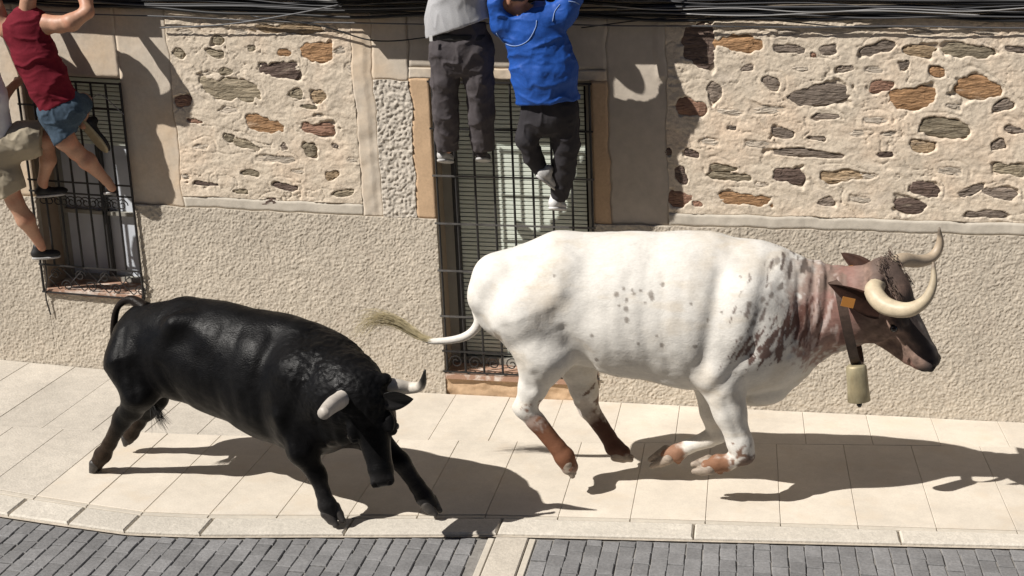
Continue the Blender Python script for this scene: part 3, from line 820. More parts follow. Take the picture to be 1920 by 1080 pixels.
def ball(c, r, axes=None, n=10):
    V = []; F = []; A = np.eye(3) if axes is None else axes; r = np.broadcast_to(r, 3)
    for i in range(n + 1):
        t = math.pi * i / n
        for j in range(2 * n):
            p = math.pi * j / n
            q = np.array([math.sin(t) * math.cos(p) * r[0], math.sin(t) * math.sin(p) * r[1], math.cos(t) * r[2]])
            V.append(tuple(c + A.T @ q))
    m = 2 * n
    for i in range(n):
        for j in range(m): F.append((i * m + j, (i + 1) * m + j, (i + 1) * m + (j + 1) % m, i * m + (j + 1) % m))
    return V, F

def leaf_ear(base, tip, face, w, th=.010, cup=.3):
    "ear as a thick cupped leaf from base to tip, open towards face"
    base, tip = np.asarray(base, float), np.asarray(tip, float)
    d = tip - base; L = np.linalg.norm(d); d = d / L; n = unit(np.asarray(face, float) - d * (np.asarray(face) @ d)); s = np.cross(d, n)
    V = []; F = []; nu, nv = 10, 6
    for side in (0, 1):
        for i in range(nu + 1):
            t = i / nu; ww = w * (math.sin(math.pi * min(1, (.10 + .90 * t) ** .75)) ** .8 + .02) * (1 if t < .98 else .5)
            for j in range(nv + 1):
                q = -1 + 2 * j / nv
                p = base + d * L * t + s * ww * q + n * (cup * ww * (q * q) - th * side * (1 - .8 * abs(q)) - .03 * t * t)
                V.append(tuple(p))
    m = (nu + 1) * (nv + 1)
    for i in range(nu):
        for j in range(nv):
            a = i * (nv + 1) + j
            F.append((a, a + 1, a + nv + 2, a + nv + 1)); F.append((m + a, m + a + nv + 1, m + a + nv + 2, m + a + 1))
    for i in range(nu):
        for j in (0, nv):
            a = i * (nv + 1) + j; b = a + nv + 1; F.append((a, b, m + b, m + a) if j == 0 else (b, a, m + a, m + b))
    return V, F

def hoof(root, toe, lat, r, m, parent):
    "cloven hoof: two claws side by side, from the pastern to the toe"
    root, toe = np.asarray(root, float), np.asarray(toe, float); d = toe - root; L = np.linalg.norm(d); d /= L
    lat = unit(np.asarray(lat, float) - d * (np.asarray(lat) @ d)); up = np.cross(d, lat)
    if up[2] < 0: up = -up
    S = Solid()
    for s in (-1, 1):
        c0 = root + lat * s * r * .46; c1 = toe + lat * s * r * .40
        S.cone(c0 + up * r * .12, c1 - up * r * .22, r * .64, r * .30, .006); S.cone(c0 - up * r * .15, c1 - up * r * .30, r * .52, r * .24, .008)
        S.cone(c0 - d * L * .1 - up * r * .2, c0 + d * L * .5 - up * r * .25, r * .5, r * .5, .008)
    V, F = S.build(.0055)
    return mesh_obj('hoof', V, F, m, parent, True)

def strands(rootpts, tippts, n, spread, curl, r, seed, segs=7):
    "tail tuft: many thin hairs following a centre line"
    rg = np.random.default_rng(seed); parts = []
    cl = spline(list(rootpts) + list(tippts), segs * 2)
    for i in range(n):
        a = rg.normal(size=3) * spread; w = rg.normal(size=3) * curl; L = rg.uniform(.55, 1.0); pts = []
        for j in range(segs + 1):
            t = j / segs * L; q = t * (len(cl) - 1); k = min(int(q), len(cl) - 2); c = cl[k] + (cl[k + 1] - cl[k]) * (q - k)
            pts.append(c + a * (.25 + 1.2 * t ** 1.2) + w * t * t)
        parts.append(tube(pts, [r * (1 - .75 * j / segs) for j in range(segs + 1)], 3, False))
    return merge(parts)

def paint(base, V, marks, ax, seed=0, fz_=22.0):
    "coat pattern in the animal's own side view (x along the body, z up); marks: centre, radii, turn, colour, strength, raggedness, side"
    C = np.tile(np.array(base, float), (len(V), 1))
    n1 = fbm(V * fz_, 3, seed); n2 = fbm(V * 60, 2, seed + 5)
    for (c, rx, rz, rot, col, st, rag, side) in marks:
        dx, dz = V[:, 0] - c[0], V[:, 2] - c[2]; r = math.radians(rot)
        u = (dx * math.cos(r) + dz * math.sin(r)) / rx; v = (-dx * math.sin(r) + dz * math.cos(r)) / rz
        e = np.sqrt(u * u + v * v) + rag * n1 + rag * .6 * n2
        w = sstep(1.25, .72, e) * st
        if side: w = w * sstep(-.02, .02, (c[1] - V[:, 1]) * side + .22)
        C = C * (1 - w[:, None]) + np.array(col) * w[:, None]
    return C

# ------------------------------------------------------------------ white ox with the bell
YO = -1.70
ox_root = GG(1230, 918)
ox = empty('running_ox', (ox_root[0], ox_root[1], ox_root[2]), 'big white galloping ox with lyre horns, brown lower legs and a bell at its neck', 'ox')
def O(px, py, d=0.0): return U(px, py, YO + d)
mo = mpp(O(1200, 600))                     # metres per pixel at the ox
SY = np.array([0, 1.0, 0])
S = Solid()
S.chain([O(965, 560), O(1062, 562), O(1180, 574), O(1290, 584), O(1385, 601)], [84 * mo, 117 * mo, 132 * mo, 141 * mo, 139 * mo], .05, SY, .80)
S.cone(O(1385, 603), O(1434, 632), 140 * mo, 98 * mo, .06, SY, .74)
S.cone(O(1050, 475), O(1330, 480), 36 * mo, 40 * mo, .08); S.cone(O(935, 520), O(1050, 490), 46 * mo, 48 * mo, .08)                       # spine
S.cone(O(1330, 500), O(1450, 515), 52 * mo, 46 * mo, .08)                       # withers
for s in (-1, 1):
    S.ell(O(1050, 505, s * .19), np.array([.12, .06, .08]), None, .08)           # hip bones
    S.cone(O(930, 535, s * .09), O(908, 555, s * .09), .15, .10, .07)
    S.cone(O(1400, 560, s * .20), O(1350, 690, s * .21), .17, .13, .08)          # shoulder blade to upper arm
S.cone(O(1410, 560), O(1500, 575), 106 * mo, 86 * mo, .06, SY, .66)             # neck
S.cone(O(1500, 575), O(1590, 572), 86 * mo, 68 * mo, .05, SY, .62)
S.cone(O(1590, 575), O(1642, 562, -.03), 70 * mo, 62 * mo, .05, SY, .75)
S.cone(O(1420, 690), O(1452, 695), 62 * mo, 40 * mo, .07, SY, .5)               # brisket
S.cone(O(1470, 690), O(1575, 625), 24 * mo, 26 * mo, .05, SY, .4)               # dewlap
S.ell(O(1425, 732), np.array([.16, .10, .10]), None, .06)
# hind legs
NH = -.19; FH = .17
S.chain([O(990, 590, NH * .8), O(1020, 665, NH * 1.05), O(1000, 725, NH * 1.02)], [.25, .165, .095], .07)
S.chain([O(1000, 725, NH), O(985, 765, NH), O(1008, 795, NH)], [.092, .066, .054], .03)
S.cone(O(978, 752, NH), O(968, 764, NH), .030, .020, .03)                       # point of the hock
S.chain([O(1005, 790, NH), O(1045, 838, NH), O(1058, 856, NH), O(1068, 875, NH)], [.062, .054, .064, .056], .02)
S.chain([O(1060, 610, FH * .8), O(1082, 680, FH), O(1095, 730, FH), O(1108, 772, FH)], [.23, .125, .082, .060], .06)
S.cone(O(1090, 755, FH), O(1094, 772, FH), .045, .030, .03)
S.chain([O(1108, 772, FH), O(1140, 818, FH), O(1152, 838, FH), O(1168, 848, FH)], [.064, .052, .060, .052], .02)
# fore legs
NF = -.20; FF = .15
S.chain([O(1345, 690, NF), O(1368, 770, NF), O(1388, 832, NF), O(1395, 852, NF)], [.165, .098, .072, .066], .05)
S.chain([O(1393, 852, NF), O(1362, 868, NF), O(1346, 868, NF)], [.062, .050, .055], .02)
S.cone(O(1346, 868, NF), O(1328, 872, NF), .055, .048, .02)
S.chain([O(1330, 700, FF), O(1338, 770, FF), O(1345, 812, FF)], [.13, .080, .062], .05)
S.chain([O(1345, 814, FF), O(1330, 822, FF), O(1290, 838, FF), O(1270, 849, FF), O(1252, 852, FF)], [.062, .054, .046, .057, .048], .02)
for a in ((1048, 862, NH - .03), (1050, 864, NH + .03), (1143, 846, FH - .03), (1350, 884, NF), (1352, 880, NF + .03), (1272, 866, FF), (1274, 862, FF + .03)): S.ell(O(*a), np.array([.022, .016, .020]), None, .008)
# head, turned a little to the viewer
po = O(1664, 514, -.06); mz = O(1764, 676, -.14)
hf, hl, hu = frame_from(mz - po, (.26, .90, .33))
HP, HA = add_head(S, po, hf, hl, hu, 1.24, .03, .06)
V, F = S.build(.0095)
N_ = vnormals(V, F)
# folds of the neck, flank and ribs, soft unevenness of the hide
xn = V[:, 0]; mk = sstep(O(1450, 560)[0], O(1500, 560)[0], xn) * sstep(O(1605, 560)[0], O(1570, 560)[0], xn)
V = V + N_ * (mk * .010 * fbm(V * np.array([26, 5, 4.5]), 2, 81))[:, None]
mk = sstep(O(1100, 560)[0], O(1180, 560)[0], xn) * sstep(O(1420, 560)[0], O(1340, 560)[0], xn)
V = V + N_ * (mk * .003 * fbm(V * np.array([11, 3, 3]), 2, 83))[:, None] + N_ * (.006 * fbm(V * 7, 3, 85))[:, None]
def crease(V, N, pts, w, dep, fac=-1):
    "press a soft fold (or with negative depth raise a ridge) into the hide along a line, on the side that faces the viewer (fac = -1)"
    P2 = np.array([[p[0], p[2]] for p in pts]); Q = V[:, [0, 2]]; best = np.full(len(V), 1e9)
    for a, b in zip(P2[:-1], P2[1:]):
        ab = b - a; t = np.clip(((Q - a) @ ab) / max(ab @ ab, 1e-9), 0, 1); best = np.minimum(best, np.linalg.norm(Q - a - t[:, None] * ab, axis=1))
    return V - N * (dep * np.exp(-(best / w) ** 2) * sstep(.05, .45, N[:, 1] * fac))[:, None]
for pts, w_, dp in (([(1350, 510), (1332, 600), (1316, 690)], 15, .020), ([(1440, 500), (1424, 580), (1408, 650)], 14, .012), ([(1062, 610), (1098, 660), (1108, 700)], 12, .018), ([(1085, 545), (1110, 575)], 34, .026),
        ([(1048, 540), (1036, 556)], 20, -.022), ([(955, 600), (982, 660), (1000, 720)], 12, .012), ([(925, 520), (940, 600)], 14, .008), ([(1405, 640), (1362, 700), (1330, 735)], 13, .014), ([(1400, 540), (1380, 620)], 24, -.014),
        ([(1150, 520), (1142, 600), (1152, 660)], 9, .002), ([(1182, 510), (1174, 600), (1186, 670)], 9, .0028), ([(1214, 505), (1208, 600), (1222, 680)], 9, .0028), ([(1248, 505), (1244, 600), (1258, 690)], 9, .0028), ([(1284, 510), (1280, 600), (1294, 690)], 9, .002),
        ([(1100, 694), (1180, 706), (1290, 728)], 8, -.010), ([(1010, 690), (1030, 730), (1022, 770)], 10, .010), ([(1360, 740), (1385, 810)], 9, .008), ([(970, 640), (1010, 620), (1060, 640)], 16, .010),
        ([(1500, 520), (1494, 600), (1480, 660)], 7, .010), ([(1528, 520), (1520, 600), (1508, 660)], 7, .011), ([(1556, 530), (1545, 600), (1530, 650)], 6, .010), ([(1640, 640), (1690, 655)], 9, .010), ([(1660, 600), (1700, 640), (1730, 668)], 8, .009)):
    V = crease(V, N_, [O(a, b, -.2) for a, b in pts], w_ * mo, dp)
WH = (.735, .705, .65); BR = (.20, .085, .045); DK = (.055, .04, .035); RO = (.31, .17, .14); GB = (.33, .26, .215)
mks = []
def mark(px, py, rx, rz, col, st=1.0, rag=.35, rot=0, side=0, d=0): mks.append((O(px, py, d), rx * mo, rz * mo, rot, col, st, rag, side))
mark(1600, 555, 60, 90, RO, .9, .3, 0); mark(1548, 575, 62, 100, RO, .85, .45, -8)
mark(1510, 510, 48, 34, GB, .55, .7)
mark(1560, 520, 26, 18, (.20, .15, .12), .7, .5)
mark(1030, 545, 28, 40, (.62, .56, .48), .5, .6)
mark(946, 610, 11, 14, (.33, .27, .2), .8, .5)
for q in ((1165,527,8),(1183,535,6),(1183,552,8),(1196,524,5),(1226,526,9),(1208,520,4),(1229,533,7),(1248,509,6),(1193,519,4),(1050,497,4),(1184,570,8),(1120,602,6),(1247,616,6),(1205,614,4),(1126,652,6),(1170,545,5),(1217,540,4),(1178,517,5),(1308,617,6),(1238,598,4),(1355,556,4),(1405,540,8),(1428,537,9),(1456,480,9),(1412,575,9),(1445,530,7),(1462,520,9),(1390,600,6),(1416,560,5),(1300,540,4),(1330,570,4),(1160,690,5)):
    mark(q[0], q[1], q[2] * .62, q[2] * .72, (.25, .215, .185), .8, .45)
# lower legs
mark(1045, 838, 62, 42, BR, 1, .25, -48, side=1, d=NH); mark(1003, 790, 22, 20, BR, .7, .7, side=1, d=NH)
mark(1145, 818, 60, 42, (.075, .03, .018), 1, .35, -45, side=-1, d=FH); mark(1100, 765, 24, 28, (.45, .38, .33), .6, .6, side=-1, d=FH)
mark(1340, 872, 34, 30, (.24, .11, .055), .97, .35, side=1, d=NF); mark(1402, 866, 22, 20, (.10, .05, .035), .9, .6, 20, side=1, d=NF)
mark(1258, 853, 34, 32, (.25, .115, .06), .95, .35, side=-1, d=FF)
C = paint(WH, V, mks, None, 3)
# streaky dark speckling of shoulder, withers and neck: short strokes that follow the hair
def speckle(C, px, py, rx, rz, rot, col, dens, seed, hair=62, f=(9, 42)):
    c = O(px, py, -.2); r = math.radians(rot); dx, dz = V[:, 0] - c[0], V[:, 2] - c[2]
    u = (dx * math.cos(r) + dz * math.sin(r)) / (rx * mo); v = (-dx * math.sin(r) + dz * math.cos(r)) / (rz * mo)
    env = np.clip(1 - np.sqrt(u * u + v * v), 0, 1); h = math.radians(hair)
    a = dx * math.cos(h) + dz * math.sin(h); b = -dx * math.sin(h) + dz * math.cos(h)
    n = fbm(np.stack([a * f[0], b * f[1], V[:, 1] * 6], 1), 3, seed)
    w = sstep(.10, .34, n + dens * env - .42) * sstep(0, .12, env) * .92
    return C * (1 - w[:, None]) + np.array(col) * w[:, None]
C = speckle(C, 1440, 634, 110, 58, 24, (.12, .058, .045), 1.05, 31, 62, (15, 54))
C = speckle(C, 1500, 600, 64, 100, 10, (.15, .07, .055), .85, 33, 75, (14, 54))
C = speckle(C, 1490, 505, 75, 44, -10, (.13, .10, .085), .80, 35, 80, (12, 40))
C = speckle(C, 1420, 560, 90, 80, 0, (.20, .16, .14), .50, 37, 70, (16, 40))
C = speckle(C, 1548, 585, 70, 110, 0, (.58, .46, .42), .62, 39, 80, (9, 46))
C = speckle(C, 1000, 790, 60, 60, 0, (.24, .11, .06), .55, 41, 40, (22, 34))
C = speckle(C, 1110, 770, 50, 50, 0, (.16, .09, .06), .55, 43, 40, (22, 34))
C = speckle(C, 1395, 850, 46, 50, 0, (.20, .10, .06), .55, 45, 40, (22, 34))
dirt = np.clip(sstep(.05, .5, fbm(V * 4.5, 4, 47)) * .34 + sstep(.2, .5, fbm(V * np.array([5, 8, 16]), 4, 49)) * .3, 0, .6)
C = C * (1 - dirt[:, None]) + C * np.array((.84, .74, .60)) * dirt[:, None]
# head colours, in the head's own frame
q = V - po; ha, hb, hc = q @ hf, q @ hl, q @ hu; nz_ = fbm(V * 12, 2, 6)
hm = sstep(-.20, -.12, ha + .05 * nz_) * sstep(O(1585, 560)[0], O(1625, 560)[0], V[:, 0])
nz = fbm(V * 24, 3, 7); nf = fbm(V * 70, 2, 8)
hc_ = np.tile(np.array((.225, .15, .118)), (len(V), 1)) * (1 + .5 * nz + .4 * nf)[:, None]
w = sstep(-.075, -.02, hc + .03 * nz) * sstep(.10, .20, ha); hc_ = hc_ * (1 - w[:, None] * .9) + np.array((.045, .036, .034)) * (w * .9)[:, None]
w = sstep(.035, .0, np.abs(hb + .01 * nz) - .005) * sstep(-.02, .01, hc + .03) * sstep(.2, .3, ha); hc_ = hc_ * (1 - w[:, None] * .6) + np.array((.38, .33, .29)) * (w * .6)[:, None]
w = sstep(.56, .62, ha + .02 * nz); hc_ = hc_ * (1 - w[:, None]) + np.array((.022, .017, .016)) * w[:, None]
w = sstep(.48, .56, ha) * sstep(-.115, -.14, hc); hc_ = hc_ * (1 - w[:, None] * .8) + np.array((.34, .19, .15)) * (w * .8)[:, None]
w = sstep(.12, .02, ha) * sstep(-.06, .0, hc); hc_ = hc_ * (1 - w[:, None] * .8) + np.array((.13, .095, .08)) * (w * .8)[:, None]
C = C * (1 - hm[:, None]) + hc_ * hm[:, None]
C = np.clip(C * (1 + .035 * fbm(V * 13, 3, 19))[:, None], .004, .9)
mesh_obj('body', V, F, M['white_coat'], ox, True, C)

def horn(pts, rads, cols, parent, n=28):
    pr = spline([np.append(p, r) for p, r in zip(pts, rads)], n)
    v, f = tube([p[:3] for p in pr], [max(p[3], .002) for p in pr], 12)
    c = np.repeat(np.array([cols(j / n) for j in range(n + 1)]), 12, 0)
    return mesh_obj('horn', v, f, M['horn'], parent, True, c)
oc = lambda t: np.array((.60, .50, .35)) * (1 - max(0, t - .55) * .7) if t < .93 else np.array((.24, .19, .14))
horn([O(1652, 528, -.12), O(1638, 546, -.27), O(1660, 573, -.36), O(1702, 581, -.44), O(1735, 563, -.49), O(1750, 530, -.48), O(1750, 491, -.45)], [.046, .056, .055, .045, .033, .023, .008], oc, ox)
oc2 = lambda t: np.array((.45, .36, .26)) if t < .9 else np.array((.2, .16, .12))
horn([HP(-.01, .07, -.03), O(1690, 488, .10), O(1722, 490, .20), O(1748, 482, .26), O(1762, 458, .28), O(1761, 427, .26)], [.045, .046, .040, .034, .026, .007], oc2, ox)
for s in (-1, 1):
    mesh_obj('eye', *ball(HP(.235, s * .116, -.064), .024, None, 8), M['eye'], ox, True)
M['ox_ear'] = mat('ox_ear', (.050, .022, .014), .75, [(20, .3, 4)], [(120, .4, .003)], .25)
e1 = mesh_obj('ear', *leaf_ear(O(1650, 585, -.20), O(1560, 535, -.34), (.3, -1, .1), .066, .014, .6), M['ox_ear'], ox, True)
e2 = mesh_obj('ear', *leaf_ear(O(1640, 520, .10), O(1578, 472, .16), (.7, -.8, -.2), .058, .012, .5), M['ox_ear'], ox, True)
def tag_plate(c, u, v, w, h):
    c = np.asarray(c); u = unit(u); v = unit(v - u * (np.asarray(v) @ u)); n = np.cross(u, v); V = []
    for dn in (-.003, .003):
        for a, b in ((-1, -1), (1, -1), (1, 1), (-1, 1)): V.append(tuple(c + u * a * w / 2 + v * b * h / 2 + n * dn))
    return V, [(3, 2, 1, 0), (4, 5, 6, 7), (0, 1, 5, 4), (1, 2, 6, 5), (2, 3, 7, 6), (3, 0, 4, 7)]
mesh_obj('ear_tag', *tag_plate(O(1590, 567, -.40), (1, .1, -.25), (.1, 0, 1), .075, .058), M['ear_tag'], ox)
mesh_obj('ear_tag', *tag_plate(O(1590, 508, .10), (1, .1, .15), (.1, 0, 1), .068, .062), M['ear_tag'], ox)
M['hair_brown'] = mat('hair_brown', (.16, .115, .09), .7, [(30, .4, 3)], None, .25)
rg_ = np.random.default_rng(4); cr = []
for _ in range(420):
    a0 = HP(rg_.uniform(-.10, .10), rg_.uniform(-.11, .11), .035 + rg_.uniform(-.02, .01)); d0 = unit(hu * .35 + hf * rg_.uniform(.2, 1.1) + hl * rg_.uniform(-.6, .6) + np.array([0, 0, -.2])); L0 = rg_.uniform(.018, .042)
    cr.append(tube([a0, a0 + d0 * L0 * .5, a0 + d0 * L0 + np.array([0, 0, -.015])], [.0026, .002, .0008], 3, False))
mesh_obj('forelock', *merge(cr), M['hair_brown'], ox)
# hooves
hl_ = np.array([0.1, 1.0, 0])
hoof(O(1064, 866, NH), O(1078, 888, NH), hl_, .058, M['hoof'], ox)
hoof(O(1156, 852, FH), O(1184, 856, FH), hl_, .056, M['hoof'], ox)
hoof(O(1330, 872, NF), O(1300, 876, NF), (0, .6, .7), .060, M['hoof'], ox)
hoof(O(1252, 853, FF), O(1220, 866, FF), (.1, .6, .7), .062, M['hoof'], ox)
# tail
tl = spline([np.append(O(922, 515, 0), .050), np.append(O(893, 560, -.02), .040), np.append(O(897, 605, -.05), .032), np.append(O(870, 632, -.06), .027), np.append(O(815, 640, -.06), .021), np.append(O(785, 632, -.06), .018)], 26)
v, f = tube([p[:3] for p in tl], [p[3] for p in tl], 10)
mesh_obj('tail', v, f, M['white_coat'], ox, True, np.tile((.74, .70, .64), (len(v), 1)))
mesh_obj('tail_tuft', *strands([O(815, 640, -.06), O(785, 630, -.06)], [O(745, 604, -.06), O(700, 596, -.06), O(668, 628, -.05)], 260, .021, .035, .0026, 5), M['hair_blond'], ox)
# collar and bell
cc = [O(1562, 530, -.12), O(1574, 545, -.235), O(1583, 590, -.27), O(1594, 640, -.22), O(1603, 676, -.13), O(1608, 682, -.06), O(1610, 672, .03), O(1600, 620, .17), O(1585, 560, .20), O(1560, 515, .10), O(1556, 520, -.02), O(1562, 530, -.12)]
cl = spline(cc, 60); V = []; F = []
ctr = O(1580, 592)
for i, p in enumerate(cl):
    t = unit(cl[min(i + 1, 60)] - cl[max(i - 1, 0)]); r_ = unit((p - ctr) - t * ((p - ctr) @ t)); w_ = np.cross(t, r_)
    for a, b in ((-1, 0), (1, 0), (1, 1), (-1, 1)): V.append(tuple(p + w_ * a * .030 + r_ * (.002 + b * .007)))
for i in range(60):
    for k in range(4): F.append((4 * i + k, 4 * i + (k + 1) % 4, 4 * i + 4 + (k + 1) % 4, 4 * i + 4 + k))
mesh_obj('collar', V, F, M['leather'], ox)
bt = O(1605, 684, -.13); bb = O(1611, 754, -.13); bd = unit(bb - bt); pr = []
prof = [(0, .001), (0, .050), (.012, .062), (.06, .064), (.16, .066), (.235, .070), (.238, .066), (.2, .060), (.05, .055)]
a_ = unit(np.cross(bd, (0, 1, 0))); b_ = np.cross(bd, a_); V = []; F = []
for t, r_ in prof:
    for k in range(20):
        w_ = 2 * math.pi * k / 20; V.append(tuple(bt + bd * t + r_ * (math.cos(w_) * a_ + .72 * math.sin(w_) * b_)))
for i in range(len(prof) - 1):
    for k in range(20): F.append((i * 20 + k, i * 20 + (k + 1) % 20, i * 20 + 20 + (k + 1) % 20, i * 20 + 20 + k))
be = mesh_obj('bell', V, F, M['bell'], ox, True)
mesh_obj('clapper', *merge([rod(bt + bd * .1, bt + bd * .25, .006), ball(bt + bd * .258, (.017, .017, .02), None, 6)]), M['iron'], be, True)
mesh_obj('loop', *tube([bt + a_ * .022 - bd * .002, bt + a_ * .022 - bd * .024, bt - a_ * .022 - bd * .024, bt - a_ * .022 - bd * .002], .006, 6), M['iron'], be)

# ------------------------------------------------------------------ black bull
def YB(px): return -1.97 - .38 * (px - 280) / 320
bull_root = GG(440, 930)
bull = empty('bull', tuple(bull_root), 'black fighting bull charging with its head lowered and pale dark tipped horns', 'bull')
pa, pb = U(280, 655, YB(280)), U(600, 740, YB(600))
bx = unit((pb - pa) * np.array([1, 1, 0])); bl = np.array([-bx[1], bx[0], 0])          # body axis / its left (away from the viewer)
def B(px, py, d=0.0, Y=None):
    "point of the bull seen at this spot, d metres to its left of the body plane"
    if Y is None:
        Y = YB(px)
        for _ in range(6):
            p = U(px, py, Y); off = (p - pa) @ bl; Y += (d - off) * .9
    return U(px, py, Y)
mb = mpp(B(450, 700))
S = Solid()
S.chain([B(280, 648), B(335, 656), B(420, 676), B(520, 712), B(590, 738)], [76 * mb, 95 * mb, 105 * mb, 116 * mb, 112 * mb], .05, bl, .80)
S.cone(B(268, 598), B(310, 620), .09, .16, .08)
S.cone(B(350, 590), B(560, 638), 30 * mb, 38 * mb, .08)
S.ell(B(592, 668), np.array([.24, .16, .16]), np.array([bx, bl, [0, 0, 1]]), .10)              # hump of neck muscle
for s in (-1, 1):
    S.ell(B(345, 610, s * .17), np.array([.11, .06, .08]), None, .08)
    S.cone(B(560, 700, s * .19), B(545, 790, s * .20), .17, .12, .08)
    S.cone(B(256, 640, s * .10), B(256, 695, s * .13), .145, .145, .08)
# neck swings towards the viewer and down
hp = U(680, 724, -2.74); hm_ = U(712, 885, -2.86)
S.cone(B(590, 720), U(648, 735, -2.58), 100 * mb, 72 * mb, .07)
S.cone(U(620, 715, -2.5), U(672, 735, -2.68), 74 * mb, 50 * mb, .06)
S.cone(B(575, 780), U(640, 800, -2.60), 66 * mb, 34 * mb, .07)
S.ell(B(600, 800), np.array([.15, .16, .13]), None, .06)
bf, bll, bu = frame_from(hm_ - hp, (.93, .25, .30))
BP, BA = add_head(S, hp, bf, bll, bu, 1.16, .03, .02, 1.10, .80)
# hind legs
n1, n2 = -.20, .17
S.chain([B(250, 680, n1 * .7), B(262, 735, n1), B(248, 768, n1)], [.19, .110, .070], .06)
S.chain([B(248, 765, n1), B(228, 790, n1), B(205, 832, n1), B(193, 853, n1), B(184, 866, n1)], [.076, .058, .043, .054, .047], .025)
S.cone(B(226, 770, n1), B(219, 778, n1), .03, .02, .03)
S.chain([B(280, 690, n2 * .8), B(285, 745, n2), B(275, 772, n2)], [.18, .10, .066], .06)
S.chain([B(275, 770, n2), B(260, 792, n2), B(246, 812, n2), B(240, 822, n2)], [.064, .050, .052, .045], .025)
# fore legs
Yn, Yf = -2.57, -2.36
S.chain([B(548, 780, -.20), U(566, 845, -2.60), U(596, 892, Yn)], [.155, .082, .055], .05)
S.chain([U(594, 888, Yn), U(606, 925, Yn), U(614, 946, Yn), U(622, 962, Yn)], [.058, .043, .054, .050], .025)
S.chain([B(610, 790, .12), U(700, 820, -2.30), U(752, 868, Yf)], [.15, .088, .058], .05)
S.chain([U(750, 865, Yf), U(782, 912, Yf), U(796, 932, Yf), U(806, 945, Yf)], [.060, .045, .055, .048], .025)
V, F = S.build(.0095)
N_ = vnormals(V, F)
V = V + N_ * (.007 * fbm(V * 6, 3, 91))[:, None]
for pts, w_, dp in (([(500, 640), (490, 720), (505, 800)], 20, .016), ([(590, 680), (560, 760), (540, 820)], 14, .014), ([(300, 690), (320, 735), (330, 752)], 11, .018), ([(345, 640), (375, 668)], 30, .024), ([(318, 612), (305, 630)], 20, -.022), ([(250, 690), (262, 740)], 10, .012),
        ([(410, 620), (402, 700), (415, 760)], 8, .003), ([(440, 625), (432, 700), (446, 775)], 8, .0035), ([(470, 630), (462, 700), (474, 785)], 8, .003), ([(380, 620), (374, 700), (384, 760)], 8, .002), ([(225, 620), (238, 700)], 10, .010), ([(620, 760), (628, 830)], 8, .012), ([(600, 770), (606, 835)], 7, .009), ([(530, 770), (560, 840)], 12, -.012)):
    V = crease(V, N_, [B(a, b, -.25) for a, b in pts], w_ * mb, dp)
q = V - hp; ha, hb, hc = q @ bf, q @ bll, q @ bu
# curly mat of hair on neck and forehead
dn = np.linalg.norm((V - U(625, 690, -2.5)) * np.array([1, .8, 1]), axis=1); mk = np.clip(sstep(.42, .22, dn) + sstep(.25, .12, np.linalg.norm(q - bf * .06, axis=1)), 0, 1)
V = V + N_ * (mk * .006 * fbm(V * 48, 2, 93))[:, None]
C = np.tile(np.array((.0055, .0054, .0058)), (len(V), 1)) * (1 + .5 * fbm(V * 4, 3, 97))[:, None]
w = sstep(B(250, 700)[0], B(215, 700)[0], V[:, 0]); C += w[:, None] * np.array((.026, .016, .009))
w = sstep(.50, .56, ha) * .5; C = C * (1 - w[:, None]) + np.array((.035, .033, .033)) * w[:, None]  # wet highlight of the muzzle painted into the colour as a paler grey
mesh_obj('body', V, F, M['black_coat'], bull, True, np.clip(C, .003, 1))
bc = lambda t: np.array((.66, .60, .52)) if t < .72 else np.array((.66, .60, .52)) * max(0.03, 1 - (t - .72) / .12) if t < .86 else np.array((.02, .018, .016))
bc1 = lambda t: np.array((.66, .60, .53)) * (1 - .25 * t)
horn([BP(-.01, -.06, -.03), U(640, 748, -2.84), U(622, 760, -2.97), U(606, 776, -3.10)], [.046, .050, .047, .036], bc1, bull)
horn([BP(-.01, .05, -.03), U(738, 723, -2.66), U(768, 727, -2.62), U(790, 722, -2.66), U(797, 694, -2.74)], [.042, .045, .038, .027, .006], bc, bull)
for s in (-1, 1):
    mesh_obj('eye', *ball(BP(.235, s * .117, -.064), .023, None, 8), M['eye'], bull, True)
M['bull_ear'] = mat('bull_ear', (.012, .011, .011), .55, [(30, .3, 3)], [(120, .5, .004)], .4)
mesh_obj('ear', *leaf_ear(U(718, 748, -2.76), U(775, 753, -2.72), (.2, -1, -.1), .060, .014, .4), M['bull_ear'], bull, True)
mesh_obj('ear', *leaf_ear(U(646, 775, -2.78), U(622, 800, -2.74), (.2, -1, -.3), .048), M['bull_ear'], bull, True)
hoof(B(182, 868, n1), B(173, 884, n1), bl, .052, M['hoof_dark'], bull)
hoof(B(241, 820, n2), B(236, 830, n2), bl, .050, M['hoof_dark'], bull)
hoof(U(620, 958, Yn), U(636, 978, Yn - .04), (.9, .3, .1), .062, M['hoof_dark'], bull)
hoof(U(804, 942, Yf), U(822, 958, Yf - .02), (.6, .8, 0), .058, M['hoof_dark'], bull)
tl = spline([np.append(B(275, 580, 0), .050), np.append(B(246, 562, 0), .030), np.append(B(222, 574, -.02), .021), np.append(B(214, 606, -.02), .024), np.append(B(216, 650, .0), .022), np.append(B(238, 700, .02), .019), np.append(B(276, 745, .03), .016), np.append(B(290, 764, .03), .012)], 36)
v, f = tube([p[:3] for p in tl], [p[3] for p in tl], 10)
mesh_obj('tail', v, f, M['black_coat'], bull, True, np.tile((.016, .012, .010), (len(v), 1)))
mesh_obj('tail_tuft', *strands([B(282, 752, .03), B(290, 766, .03)], [B(300, 782, .03), B(312, 800, .04)], 140, .018, .02, .0024, 6), M['hair_black'], bull)

